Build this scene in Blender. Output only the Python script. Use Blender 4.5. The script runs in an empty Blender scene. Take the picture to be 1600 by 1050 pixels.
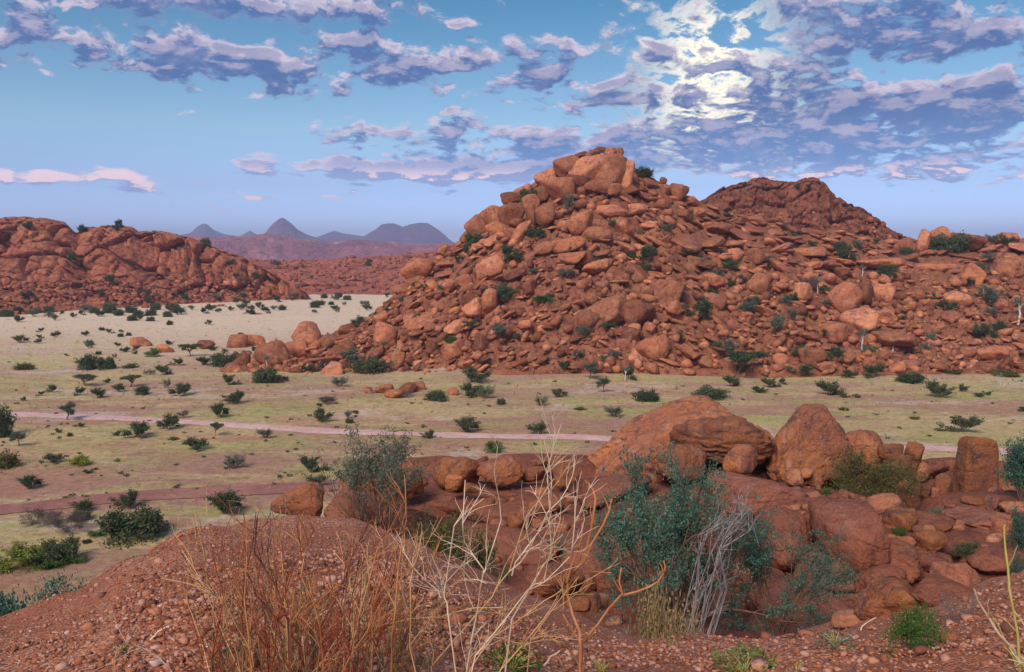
import bpy, math, random
import numpy as np
from mathutils import Vector, Matrix
from mathutils.bvhtree import BVHTree

S = bpy.context.scene
COL = S.collection
R = math.radians

# ------------------------------------------------------------------ camera, light, exposure
F = 1385.0                       # focal length in pixels of a 1600 wide picture
CAMZ = 25.0                      # eye height over the valley floor
PITCH = math.atan(130 / F)
cam_d = bpy.data.cameras.new('camera'); cam = bpy.data.objects.new('camera', cam_d); COL.objects.link(cam)
cam.location = (0, 0, CAMZ); cam.rotation_euler = (math.pi / 2 - PITCH, 0, 0)
cam_d.sensor_width = 36; cam_d.lens = 36 * F / 1600; cam_d.clip_start = 0.05; cam_d.clip_end = 60000
S.camera = cam
S.view_settings.view_transform = 'Standard'; S.view_settings.look = 'None'
S.view_settings.gamma = 1; S.view_settings.use_curve_mapping = False
S.view_settings.exposure = 0.42
SUN_EL, SUN_AZ = R(42), R(206)    # azimuth clockwise from +Y: behind the camera, a little to the left
sun_d = bpy.data.lights.new('sun', 'SUN'); sun = bpy.data.objects.new('sun', sun_d); COL.objects.link(sun)
sun_d.energy = 2.5; sun_d.angle = R(26); sun_d.color = (1.0, 0.87, 0.77)
sd = Vector((math.sin(SUN_AZ) * math.cos(SUN_EL), math.cos(SUN_AZ) * math.cos(SUN_EL), math.sin(SUN_EL)))
sun.rotation_euler = sd.to_track_quat('Z', 'Y').to_euler(); sun.location = (0, 0, 120)

cp, sp = math.cos(PITCH), math.sin(PITCH)
def uv(px, py):
    """photo pixel -> tangents X/Y and Z/Y of its ray"""
    x = (np.asarray(px, float) - 800) / F; y = -(np.asarray(py, float) - 525) / F
    den = cp + y * sp
    return x / den, (-sp + y * cp) / den
def pix(X, Y, Z):
    z = Z - CAMZ; f = Y * cp - z * sp; up = Y * sp + z * cp
    return 800 + F * X / f, 525 - F * up / f
def world(px, py, Y):
    u, s = uv(px, py); return Vector((float(u) * Y, Y, CAMZ + float(s) * Y))

# ------------------------------------------------------------------ node helper
class NT:
    def __init__(s, tree): s.t = tree; s.x = 0
    def n(s, typ, **kw):
        nd = s.t.nodes.new(typ); s.x += 40; nd.location = (s.x, -(s.x % 400))
        for k, v in kw.items(): setattr(nd, k, v)
        return nd
    def put(s, sock, v):
        if isinstance(v, bpy.types.NodeSocket): s.t.links.new(v, sock)
        elif v is not None:
            if hasattr(sock.default_value, '__len__') and not hasattr(v, '__len__'): v = [v] * len(sock.default_value)
            if hasattr(v, '__len__') and len(v) == 3 and len(sock.default_value) == 4: v = (*v, 1)
            sock.default_value = v
    def m(s, op, a, b=None, c=None, clamp=False):
        nd = s.n('ShaderNodeMath', operation=op, use_clamp=clamp); s.put(nd.inputs[0], a); s.put(nd.inputs[1], b)
        if c is not None: s.put(nd.inputs[2], c)
        return nd.outputs[0]
    def v(s, op, a, b=None, scale=None):
        nd = s.n('ShaderNodeVectorMath', operation=op); s.put(nd.inputs[0], a)
        if b is not None: s.put(nd.inputs[1], b)
        if scale is not None: s.put(nd.inputs['Scale'], scale)
        return nd.outputs['Value'] if op in ('DOT_PRODUCT', 'LENGTH') else nd.outputs[0]
    def mix(s, f, a, b, mode='MIX'):
        nd = s.n('ShaderNodeMix', data_type='RGBA', blend_type=mode); s.put(nd.inputs[0], f); s.put(nd.inputs[6], a); s.put(nd.inputs[7], b)
        return nd.outputs[2]
    def noise(s, vec, scale, detail=4, rough=.55, dist=0, lac=2.0):
        nd = s.n('ShaderNodeTexNoise'); s.put(nd.inputs['Vector'], vec); s.put(nd.inputs['Scale'], scale); s.put(nd.inputs['Detail'], detail)
        s.put(nd.inputs['Roughness'], rough); s.put(nd.inputs['Distortion'], dist); s.put(nd.inputs['Lacunarity'], lac); return nd.outputs[0]
    def voro(s, vec, scale, feature='DISTANCE_TO_EDGE', out=0, rnd=1.0):
        nd = s.n('ShaderNodeTexVoronoi', feature=feature); s.put(nd.inputs['Vector'], vec); s.put(nd.inputs['Scale'], scale)
        s.put(nd.inputs['Randomness'], rnd); return nd.outputs[out]
    def rng(s, v, a, b, c=0., d=1., smooth=True):
        nd = s.n('ShaderNodeMapRange', interpolation_type='SMOOTHSTEP' if smooth else 'LINEAR'); s.put(nd.inputs[0], v)
        for i, q in enumerate((a, b, c, d)): s.put(nd.inputs[i + 1], q)
        return nd.outputs[0]
    def xyz(s, x=None, y=None, z=None):
        nd = s.n('ShaderNodeCombineXYZ'); s.put(nd.inputs[0], x); s.put(nd.inputs[1], y); s.put(nd.inputs[2], z); return nd.outputs[0]
    def sep(s, v):
        nd = s.n('ShaderNodeSeparateXYZ'); s.put(nd.inputs[0], v); return nd.outputs
    def ramp(s, f, stops):
        nd = s.n('ShaderNodeValToRGB'); s.put(nd.inputs[0], f); e = nd.color_ramp.elements
        while len(e) < len(stops): e.new(.5)
        for q, (p, c) in zip(e, stops): q.position = p; q.color = (*c, 1)
        return nd.outputs[0]

# ------------------------------------------------------------------ the sky: Nishita air with broken evening cloud
def azel(px, py):
    u, s = uv(px, py); return math.atan(float(u)), math.atan(float(s) / math.hypot(1, float(u)))
CLOUDS = [  # centre and half size in photo pixels, strength
 (40,50,78,20,.30),(75,2,80,12,.28),(310,4,130,14,.34),(500,6,110,16,.34),
 (290,82,90,22,.30),(330,100,100,20,.30),(235,116,60,11,.22),(400,92,40,16,.26),(465,135,60,20,.26),(520,64,60,18,.26),
 (600,70,55,26,.30),(600,110,50,18,.22),(700,108,52,28,.28),(760,90,30,14,.2),(840,86,88,18,.34),(830,118,60,18,.26),(380,157,34,7,.26),(288,180,20,7,.3),(340,178,24,4,.2),
 (770,172,80,12,.24),(690,38,46,9,.22),(960,143,62,20,.26),(1065,98,80,24,.34),(1130,142,80,16,.28),(1265,106,76,20,.32),
 (985,30,80,18,.24),(1250,4,70,16,.26),(1400,12,110,22,.32),(1330,62,120,18,.34),(1530,52,110,28,.36),(1460,78,80,14,.2),(1565,150,80,22,.28),
 (1420,150,90,18,.26),(1240,165,140,22,.24),(1450,200,200,32,.28),(1300,220,220,28,.26),(1060,190,170,22,.18),(1040,228,220,24,.27),(690,215,210,18,.28),(535,212,70,14,.22),
 (900,246,190,15,.26),(1350,262,300,16,.26),
 (400,253,24,11,.5),(458,258,60,9,.5),(540,256,30,10,.5),(635,262,64,14,.62),(785,267,92,14,.6),(600,277,270,5,.3),
 (10,274,15,10,.5),(67,277,13,11,.55),(165,280,64,13,.55),(200,300,120,3,.1),(420,307,90,3,.12),
 (230,215,330,50,-.35),(840,30,110,14,-.2),(1450,112,100,10,-.16),(560,178,120,12,-.16),(100,150,160,22,-.14),(1126,115,30,16,.22),(1128,45,26,14,.18),(1200,345,500,26,-.3),(1010,275,0.1,0.1,0)]
def make_world():
    w = bpy.data.worlds.new('World'); S.world = w; w.use_nodes = True; t = w.node_tree; t.nodes.clear()
    g = bpy.data.node_groups.new('cloud_density', 'ShaderNodeTree')
    g.interface.new_socket('Dir', in_out='INPUT', socket_type='NodeSocketVector')
    g.interface.new_socket('Density', in_out='OUTPUT', socket_type='NodeSocketFloat')
    k = NT(g); gi = k.n('NodeGroupInput'); go = k.n('NodeGroupOutput')
    d = gi.outputs[0]; X, Y, Z = k.sep(d)[:]
    zz = k.m('ADD', k.m('MAXIMUM', Z, -0.02), .12)
    hz = k.m('SQRT', k.m('ADD', k.m('MULTIPLY', X, X), k.m('MULTIPLY', Y, Y)))
    kx = k.m('DIVIDE', k.m('MULTIPLY', k.m('POWER', zz, -.32), 2.35), k.m('MAXIMUM', hz, .02))
    pl = k.xyz(k.m('MULTIPLY', X, kx), k.m('MULTIPLY', k.m('LOGARITHM', zz, math.e), 2.0), k.m('ADD', k.m('MULTIPLY', Y, kx), 7.7))
    wv = k.n('ShaderNodeTexNoise'); k.put(wv.inputs['Vector'], pl); k.put(wv.inputs['Scale'], 3.2); k.put(wv.inputs['Detail'], 3)
    wz = k.v('SUBTRACT', wv.outputs[1], (.5, .5, .5)); wx, wy, _ = k.sep(wz)[:]
    pl2 = k.v('ADD', pl, k.v('SCALE', wz, scale=.22))
    n1 = k.noise(pl2, 5.0, 8, .66)
    vo = k.n('ShaderNodeTexVoronoi', feature='SMOOTH_F1'); k.put(vo.inputs['Vector'], pl2); k.put(vo.inputs['Scale'], 11.0); k.put(vo.inputs['Smoothness'], .6)
    n1 = k.m('ADD', n1, k.m('MULTIPLY', k.m('SUBTRACT', .42, vo.outputs[0]), .20))
    az = k.m('ARCTAN2', X, Y); el = k.m('ARCSINE', Z)
    ae = k.xyz(k.m('ADD', az, k.m('MULTIPLY', wx, .05)), k.m('ADD', el, k.m('MULTIPLY', wy, .016)), 0)
    tot = None
    for (px, py, rx, ry, amp) in CLOUDS[:-1]:
        a, e = azel(px, py)
        q = k.v('MULTIPLY', k.v('SUBTRACT', ae, (a, e, 0)), (F / rx, F / ry, 0))
        gsn = k.m('MULTIPLY', k.m('EXPONENT', k.m('MULTIPLY', k.v('DOT_PRODUCT', q, q), -.8)), amp)
        tot = gsn if tot is None else k.m('ADD', tot, gsn)
    D = k.m('ADD', k.m('MULTIPLY', k.m('SUBTRACT', n1, .5), 1.65), k.m('MULTIPLY', tot, .88))
    D = k.m('SUBTRACT', D, k.rng(el, R(3.6), R(1.2), 0, .4))
    off = k.rng(k.m('ABSOLUTE', az), R(31), R(40), 0, .13)
    hi = k.rng(el, R(15.5), R(22), 0, .13)
    D = k.m('SUBTRACT', k.m('ADD', D, k.m('MAXIMUM', off, hi)), .088)
    k.put(go.inputs[0], D)
    n = NT(t)
    tc = n.n('ShaderNodeTexCoord').outputs['Generated']
    dr = n.v('NORMALIZE', tc)
    def dens(vec):
        nd = n.n('ShaderNodeGroup', node_tree=g); n.put(nd.inputs[0], vec); return nd.outputs[0]
    D0 = dens(dr); D1 = dens(n.v('ADD', dr, (0, 0, .011)))
    X, Y, Z = n.sep(dr)[:]
    el = n.m('ARCSINE', Z); az = n.m('ARCTAN2', X, Y)
    mask = n.rng(D0, -.045, .17)
    lit = n.rng(n.m('SUBTRACT', D0, D1), -.01, .24)
    thick = n.rng(D0, .04, .30)
    lit = n.m('MULTIPLY', lit, n.m('SUBTRACT', 1.1, n.m('MULTIPLY', thick, .65)), clamp=True)
    lit = n.m('ADD', lit, n.m('MULTIPLY', n.m('SUBTRACT', 1, n.rng(D0, .0, .14)), .28), clamp=True)
    fine = n.noise(n.v('MULTIPLY', dr, (1, 1, 2.)), 34, 6, .65)
    lit = n.m('ADD', lit, n.m('MULTIPLY', n.m('SUBTRACT', fine, .5), .8), clamp=True)
    low = n.rng(el, R(3.5), R(9.5))
    shade = n.mix(low, (.17, .33, .66), (.070, .148, .35))
    top = n.mix(low, (.66, .58, .74), (.64, .55, .65))
    cc = n.mix(lit, shade, top)
    cc = n.mix(n.m('MULTIPLY', n.rng(el, R(5.6), R(4.6)), n.rng(D0, .02, .2)), cc, n.mix(n.rng(n.m('SUBTRACT', D0, D1), -.02, .1), (.30, .38, .66), (.88, .68, .76)))
    def blob(px, py, rx, ry):
        a, e = azel(px, py)
        q = n.v('MULTIPLY', n.v('SUBTRACT', n.xyz(az, el, 0), (a, e, 0)), (F / rx, F / ry, 0))
        return n.m('EXPONENT', n.m('MULTIPLY', n.v('DOT_PRODUCT', q, q), -1))
    glow = n.m('ADD', blob(1110, 75, 110, 100), n.m('MULTIPLY', blob(1110, 200, 100, 60), .8), clamp=True)
    thin = n.m('SUBTRACT', 1, n.rng(D0, .03, .24))
    cc = n.mix(n.m('MULTIPLY', n.m('MULTIPLY', glow, 1.25), thin, clamp=True), cc, (1.06, .98, .80))
    mask = n.m('MAXIMUM', mask, n.m('MULTIPLY', n.m('MULTIPLY', glow, n.rng(D0, -.08, .04)), .95))
    sky = n.n('ShaderNodeTexSky', sky_type='NISHITA', sun_disc=False, sun_elevation=SUN_EL, sun_rotation=SUN_AZ, altitude=900, air_density=1.0, dust_density=.6, ozone_density=2.0)
    tint = n.ramp(n.rng(el, 0, R(20), smooth=False), SK)
    skyc = n.mix(1.0, sky.outputs[0], tint, 'MULTIPLY')
    b1 = n.n('ShaderNodeBackground'); n.put(b1.inputs[0], skyc); b1.inputs[1].default_value = .1 * SKY_GAIN
    b2 = n.n('ShaderNodeBackground'); n.put(b2.inputs[0], cc); b2.inputs[1].default_value = 1.0 * SKY_GAIN
    ms = n.n('ShaderNodeMixShader'); n.put(ms.inputs[0], mask); t.links.new(b1.outputs[0], ms.inputs[1]); t.links.new(b2.outputs[0], ms.inputs[2])
    o = n.n('ShaderNodeOutputWorld'); t.links.new(ms.outputs[0], o.inputs[0])
SKY_GAIN = .92
SK = [(0, (.86, 1.06, 1.95)), (.1, (.84, .97, 1.64)), (.21, (.76, .84, 1.18)), (.38, (.86, .98, 1.02)), (.75, (.40, .76, .84))]
make_world()

# ------------------------------------------------------------------ numpy noise
def _hash(ix, iy, iz, seed):
    h = (ix.astype(np.int64) * 374761393 + iy.astype(np.int64) * 668265263 + iz.astype(np.int64) * 2147483647 + seed * 974634777) & 0xFFFFFFFF
    h = ((h ^ (h >> 13)) * 1274126177) & 0xFFFFFFFF
    h = ((h ^ (h >> 15)) * 2246822519) & 0xFFFFFFFF
    return ((h ^ (h >> 16)) & 0xFFFFFF) / float(0xFFFFFF)
def vnoise(P, seed=0):
    i = np.floor(P).astype(np.int64); f = P - i; f = f * f * (3 - 2 * f); r = 0
    for dx in (0, 1):
        wx = f[..., 0] if dx else 1 - f[..., 0]
        for dy in (0, 1):
            wy = f[..., 1] if dy else 1 - f[..., 1]
            for dz in (0, 1):
                wz = f[..., 2] if dz else 1 - f[..., 2]
                r = r + wx * wy * wz * _hash(i[..., 0] + dx, i[..., 1] + dy, i[..., 2] + dz, seed)
    return r
def fbm(P, oct=4, seed=0, gain=.5):
    a, s, t, q = 1., 0., 0., np.array(P, float)
    for o in range(oct):
        s = s + a * vnoise(q, seed + o * 17); t += a; a *= gain; q = q * 2.03 + 11.3
    return s / t
def worley(P, seed=0):
    """F1, F2, id of the nearest cell"""
    i = np.floor(P).astype(np.int64); f1 = np.full(P.shape[:-1], 9.); f2 = f1.copy(); cid = f1 * 0; dv = np.zeros(P.shape)
    for dx in (-1, 0, 1):
        for dy in (-1, 0, 1):
            for dz in (-1, 0, 1):
                c = [i[..., 0] + dx, i[..., 1] + dy, i[..., 2] + dz]
                h = [_hash(*c, seed + q) for q in (1, 2, 3)]
                d = np.sqrt(sum((c[q] + h[q] - P[..., q]) ** 2 for q in range(3)))
                nr = d < f1
                f2 = np.where(nr, f1, np.minimum(f2, d)); cid = np.where(nr, h[0], cid); dv = np.where(nr[..., None], np.stack([P[..., q] - c[q] - h[q] for q in range(3)], -1), dv); f1 = np.where(nr, d, f1)
    global DV; DV = dv
    return f1, f2, cid
def facet(cid, seed):
    """random tilt of each cell, so that faces meet at edges"""
    r = [np.modf(cid * k)[0] * 2 - 1 for k in (91.7, 457.3, 1013.9)]
    return r[0] * DV[..., 0] + r[1] * DV[..., 1] + r[2] * DV[..., 2]
def sstep(x, a, b):
    t = np.clip((x - a) / (b - a), 0, 1); return t * t * (3 - 2 * t)

# ------------------------------------------------------------------ object helpers
def mesh_np(name, V, Fc, mat=None, smooth=True):
    V = np.ascontiguousarray(V, np.float32).reshape(-1, 3); Fc = np.ascontiguousarray(Fc, np.int32); k = Fc.shape[1]
    me = bpy.data.meshes.new(name); me.vertices.add(len(V)); me.vertices.foreach_set('co', V.ravel())
    me.loops.add(Fc.size); me.loops.foreach_set('vertex_index', Fc.ravel())
    me.polygons.add(len(Fc)); me.polygons.foreach_set('loop_start', np.arange(0, Fc.size, k, dtype=np.int32))
    me.polygons.foreach_set('loop_total', np.full(len(Fc), k, np.int32))
    me.update(calc_edges=True); me.validate()
    if smooth: me.polygons.foreach_set('use_smooth', np.ones(len(me.polygons), bool))
    if mat: me.materials.append(mat)
    return me
def link(name, data, parent=None, loc=None, **props):
    o = bpy.data.objects.new(name, data); COL.objects.link(o)
    if parent: o.parent = parent
    if loc is not None: o.location = loc
    for k, v in props.items():
        if v: o[k] = v
    return o
def grid_faces(nu, nv):
    i = np.arange(nu - 1)[:, None] * nv + np.arange(nv - 1)[None, :]
    i = i.ravel(); return np.stack([i, i + nv, i + nv + 1, i + 1], 1)

# ------------------------------------------------------------------ materials
def new_mat(name):
    m = bpy.data.materials.new(name); m.use_nodes = True; n = NT(m.node_tree); m.node_tree.nodes.clear()
    b = n.n('ShaderNodeBsdfPrincipled'); o = n.n('ShaderNodeOutputMaterial'); m.node_tree.links.new(b.outputs[0], o.inputs[0])
    b.inputs['Roughness'].default_value = .9; b.inputs['Specular IOR Level'].default_value = .15
    return m, n, b
def bump(n, b, h, strength, dist):
    nd = n.n('ShaderNodeBump'); n.put(nd.inputs['Strength'], strength); n.put(nd.inputs['Distance'], dist); n.put(nd.inputs['Height'], h)
    n.put(b.inputs['Normal'], nd.outputs[0])
def rock_mat(name, c_main, c_alt, c_dark, c_pale, k=1.0, dark=.5, bumpd=.25, crack=.0, var=.35, pale=.4, streak=0.):
    m, n, b = new_mat(name)
    geo = n.n('ShaderNodeNewGeometry'); oi = n.n('ShaderNodeObjectInfo')
    rnd = n.m('FRACT', n.m('ADD', geo.outputs['Random Per Island'], n.m('MULTIPLY', oi.outputs['Random'], 7.13)))
    P = n.v('SCALE', n.v('ADD', geo.outputs['Position'], n.v('SCALE', n.xyz(rnd, rnd, rnd), scale=37.)), scale=k)
    big = n.noise(P, .16, 4, .6)
    c = n.mix(n.rng(big, .38, .62), c_main, c_alt)
    dk = n.noise(n.v('ADD', P, (51, 3, 9)), .55, 7, .68, .6)
    c = n.mix(n.m('MULTIPLY', n.rng(dk, .5, .66), dark), c, c_dark)
    pl = n.noise(n.v('ADD', P, (5, 33, 19)), .42, 7, .66, .3)
    c = n.mix(n.m('MULTIPLY', n.rng(pl, .52, .68), pale), c, c_pale)
    if streak:
        st = n.noise(n.v('MULTIPLY', P, (1, 1, .09)), .9, 5, .6, .3)
        c = n.mix(n.m('MULTIPLY', n.rng(st, .52, .66), streak), c, c_dark)
    fine = n.noise(P, 5.5, 6, .7)
    c = n.mix(.55, c, n.mix(1, c, n.ramp(n.rng(fine, .25, .75, smooth=False), [(0, (.25, .25, .25)), (1, (1.75, 1.75, 1.75))]), 'MULTIPLY'))
    c = n.mix(1, c, n.ramp(rnd, [(0, (1 - var, 1 - var * 1.05, 1 - var)), (.5, (1, 1, 1)), (.8, (1 + var * .5, 1 + var * .4, 1 + var * .2)), (1, (1 + var, 1 + var * 1.15, 1 + var * 1.3))]), 'MULTIPLY')
    n.put(b.inputs['Base Color'], c)
    h = n.m('ADD', n.m('MULTIPLY', n.noise(P, 1.3, 9, .66, .4), 1.0), n.m('MULTIPLY', fine, .16))
    if crack:
        Pw = n.v('ADD', P, n.v('SCALE', n.xyz(dk, pl, big), scale=3.2))
        vo = n.voro(n.v('MULTIPLY', Pw, (.7, 1, 1.7)), .30)
        h = n.m('ADD', h, n.m('MULTIPLY', n.rng(vo, 0, .05), crack))
    bump(n, b, h, .9, bumpd / k)
    return m
M_hill = rock_mat('hill_rock', (.42, .165, .085), (.35, .125, .072), (.12, .055, .045), (.50, .27, .18), 1.0, .6, .4, .35)
M_bould = rock_mat('boulder_rock', (.49, .185, .085), (.40, .145, .082), (.13, .065, .055), (.58, .32, .21), 1.3, .7, .4, .3, .5, .5, .35)
M_cliff = rock_mat('cliff_rock', (.50, .185, .095), (.43, .135, .08), (.11, .05, .042), (.58, .30, .19), .4, .35, .6, .35, streak=.6)
M_near = rock_mat('weathered_rock', (.43, .16, .065), (.34, .125, .07), (.13, .07, .068), (.48, .26, .175), 2.6, .8, .4, .14, .28, .6, .45)
M_slab = rock_mat('slab_rock', (.30, .105, .058), (.25, .09, .06), (.10, .045, .038), (.38, .18, .125), 2.0, .6, .3, .2, .2)
M_ridge = rock_mat('ridge_rock', (.43, .15, .09), (.36, .115, .08), (.14, .06, .055), (.50, .25, .17), .4, .5, .5, .35)
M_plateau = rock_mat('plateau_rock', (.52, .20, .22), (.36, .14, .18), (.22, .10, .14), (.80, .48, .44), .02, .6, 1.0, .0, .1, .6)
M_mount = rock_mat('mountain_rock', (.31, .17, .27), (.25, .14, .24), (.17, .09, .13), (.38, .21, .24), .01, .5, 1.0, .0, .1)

def plain_mat():
    m, n, b = new_mat('valley_ground')
    P = n.n('ShaderNodeNewGeometry').outputs['Position']; X, Y, Z = n.sep(P)[:]
    Ps = n.v('MULTIPLY', P, (.40, 1, 1))
    a = n.noise(Ps, .06, 9, .72, .4); c2 = n.noise(n.v('ADD', Ps, (40, 9, 0)), .10, 9, .74, .3); c3 = n.noise(n.v('ADD', Ps, (4, 90, 0)), .055, 9, .74, .3)
    c4 = n.noise(n.v('ADD', Ps, (74, 30, 0)), .05, 9, .7, .3)
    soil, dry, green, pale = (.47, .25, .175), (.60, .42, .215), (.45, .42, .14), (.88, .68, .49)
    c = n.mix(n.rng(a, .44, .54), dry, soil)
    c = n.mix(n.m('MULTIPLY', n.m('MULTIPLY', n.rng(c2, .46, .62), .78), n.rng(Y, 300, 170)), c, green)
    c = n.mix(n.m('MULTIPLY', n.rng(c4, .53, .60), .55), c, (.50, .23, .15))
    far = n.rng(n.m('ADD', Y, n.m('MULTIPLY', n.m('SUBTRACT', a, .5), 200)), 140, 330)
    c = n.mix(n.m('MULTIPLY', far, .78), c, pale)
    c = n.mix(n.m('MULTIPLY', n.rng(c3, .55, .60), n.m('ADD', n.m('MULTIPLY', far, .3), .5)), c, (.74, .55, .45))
    fine = n.noise(P, 1.3, 9, .8)
    c = n.mix(.75, c, n.mix(1, c, n.ramp(n.rng(fine, .3, .7, smooth=False), [(0, (.40, .40, .38)), (1, (1.55, 1.55, 1.5))]), 'MULTIPLY'))
    sc = n.noise(n.v('MULTIPLY', P, (.6, 1, 1)), .45, 6, .75)
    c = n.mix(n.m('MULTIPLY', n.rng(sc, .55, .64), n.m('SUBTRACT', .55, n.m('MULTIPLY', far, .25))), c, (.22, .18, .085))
    n.put(b.inputs['Base Color'], c); bump(n, b, n.m('ADD', fine, sc), .8, .3)
    return m
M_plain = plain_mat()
def dirt_mat(name, c1, c2, sc=1.2):
    m, n, b = new_mat(name); P = n.n('ShaderNodeNewGeometry').outputs['Position']
    f = n.noise(P, sc, 7, .7); g = n.noise(P, sc * .12, 4, .6)
    c = n.mix(n.rng(g, .4, .6), c1, c2)
    c = n.mix(.5, c, n.mix(1, c, n.ramp(n.rng(f, .3, .7, smooth=False), [(0, (.55, .55, .55)), (1, (1.4, 1.4, 1.4))]), 'MULTIPLY'))
    wr = n.noise(n.v('MULTIPLY', P, (.6, 1, 1)), .7, 6, .7); c = n.mix(n.m('MULTIPLY', n.rng(wr, .55, .64), .35), c, (.46, .32, .18))
    n.put(b.inputs['Base Color'], c); bump(n, b, f, .6, .1); return m
M_track = dirt_mat('track_dust', (.74, .46, .41), (.68, .40, .35))
M_track2 = dirt_mat('red_track_dust', (.38, .17, .13), (.33, .14, .11))
def gravel_mat():
    m, n, b = new_mat('gravel_soil'); P = n.n('ShaderNodeNewGeometry').outputs['Position']
    vo = n.n('ShaderNodeTexVoronoi'); n.put(vo.inputs['Vector'], n.v('ADD', P, n.v('SCALE', n.xyz(n.noise(P, 9, 3), n.noise(P, 11, 3), 0), scale=.05))); n.put(vo.inputs['Scale'], 60)
    cr = n.sep(vo.outputs[1])[0]
    c = n.ramp(cr, [(0, (.19, .075, .05)), (.35, (.38, .14, .075)), (.7, (.49, .195, .105)), (1, (.60, .36, .28))])
    g = n.noise(P, .8, 5, .6); c = n.mix(n.rng(g, .35, .65, .0, .55), c, (.34, .105, .05))
    n.put(b.inputs['Base Color'], c)
    bump(n, b, n.m('ADD', n.m('MULTIPLY', vo.outputs[0], -1.), n.m('MULTIPLY', n.noise(P, 30, 5, .7), .4)), 1., .012); return m
M_gravel = gravel_mat()
def pebble_mat():
    m, n, b = new_mat('pebble_stone'); g = n.n('ShaderNodeNewGeometry'); r = g.outputs['Random Per Island']
    c = n.ramp(r, [(0, (.17, .07, .05)), (.3, (.38, .135, .07)), (.6, (.50, .195, .105)), (.85, (.57, .29, .20)), (.985, (.52, .30, .24)), (1, (.66, .52, .47))])
    f = n.noise(g.outputs['Position'], 40, 4, .7)
    c = n.mix(.6, c, n.mix(1, c, n.ramp(f, [(.2, (.4, .4, .4)), (.8, (1.5, 1.5, 1.5))]), 'MULTIPLY'))
    n.put(b.inputs['Base Color'], c); return m
M_pebble = pebble_mat()
def leaf_mat(name, c1, c2, c3=None, trans=.25):
    m, n, b = new_mat(name); g = n.n('ShaderNodeNewGeometry'); oi = n.n('ShaderNodeObjectInfo')
    c = n.mix(g.outputs['Random Per Island'], c1, c2)
    if c3: c = n.mix(n.rng(g.outputs['Random Per Island'], .86, .9), c, c3)
    nz = n.noise(g.outputs['Position'], 1.1, 3, .6)
    c = n.mix(1, c, n.ramp(nz, [(.3, (.7, .7, .7)), (.7, (1.3, 1.3, 1.3))]), 'MULTIPLY')
    c = n.mix(1, c, n.ramp(oi.outputs['Random'], [(0, (.75, .8, .8)), (1, (1.25, 1.15, 1.1))]), 'MULTIPLY')
    n.put(b.inputs['Base Color'], c); b.inputs['Roughness'].default_value = .7
    tr = n.n('ShaderNodeBsdfTranslucent'); n.put(tr.inputs[0], c); mx = n.n('ShaderNodeMixShader'); mx.inputs[0].default_value = trans
    o = [q for q in m.node_tree.nodes if q.type == 'OUTPUT_MATERIAL'][0]
    m.node_tree.links.new(b.outputs[0], mx.inputs[1]); m.node_tree.links.new(tr.outputs[0], mx.inputs[2]); m.node_tree.links.new(mx.outputs[0], o.inputs[0])
    return m
L_dark = leaf_mat('dark_leaf', (.062, .092, .045), (.13, .165, .075))
L_grey = leaf_mat('grey_green_leaf', (.11, .14, .095), (.19, .225, .16))
L_teal = leaf_mat('blue_green_leaf', (.045, .12, .085), (.13, .26, .19))
L_olive = leaf_mat('olive_leaf', (.12, .115, .032), (.20, .19, .06))
L_yel = leaf_mat('yellow_green_leaf', (.20, .24, .04), (.36, .38, .08))
L_green = leaf_mat('fresh_green_leaf', (.07, .14, .03), (.15, .25, .06))
L_purp = leaf_mat('purple_brown_twig', (.10, .065, .06), (.19, .13, .12))
L_dry = leaf_mat('dry_leaf', (.30, .22, .10), (.45, .34, .18), (.16, .19, .08))
L_grass = leaf_mat('dry_grass_blade', (.56, .46, .22), (.42, .38, .15), (.62, .50, .30))
def bark_mat(name, c1, c2, sc=25):
    m, n, b = new_mat(name); g = n.n('ShaderNodeNewGeometry')
    f = n.noise(n.v('MULTIPLY', g.outputs['Position'], (1, 1, .35)), sc, 5, .7)
    c = n.mix(n.rng(f, .35, .65), c1, c2)
    n.put(b.inputs['Base Color'], c); b.inputs['Roughness'].default_value = .75; bump(n, b, f, .5, .01); return m
B_brown = bark_mat('brown_bark', (.16, .085, .06), (.25, .15, .11), 6)
B_pale = bark_mat('pale_bark', (.55, .47, .42), (.72, .66, .60), 3)
B_grey = bark_mat('dead_grey_bark', (.20, .16, .155), (.42, .36, .35), 12)
B_orange = bark_mat('orange_stem', (.48, .17, .06), (.64, .30, .12))
B_red = bark_mat('red_brown_stem', (.26, .05, .03), (.42, .11, .05))
B_cream = bark_mat('cream_stem', (.72, .50, .32), (.85, .68, .50))
B_tan = bark_mat('tan_stem', (.58, .33, .14), (.74, .46, .22))
B_dark = bark_mat('dark_stem', (.10, .035, .03), (.20, .075, .05))
B_lime = bark_mat('yellow_green_stem', (.50, .42, .10), (.62, .52, .20))

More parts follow.
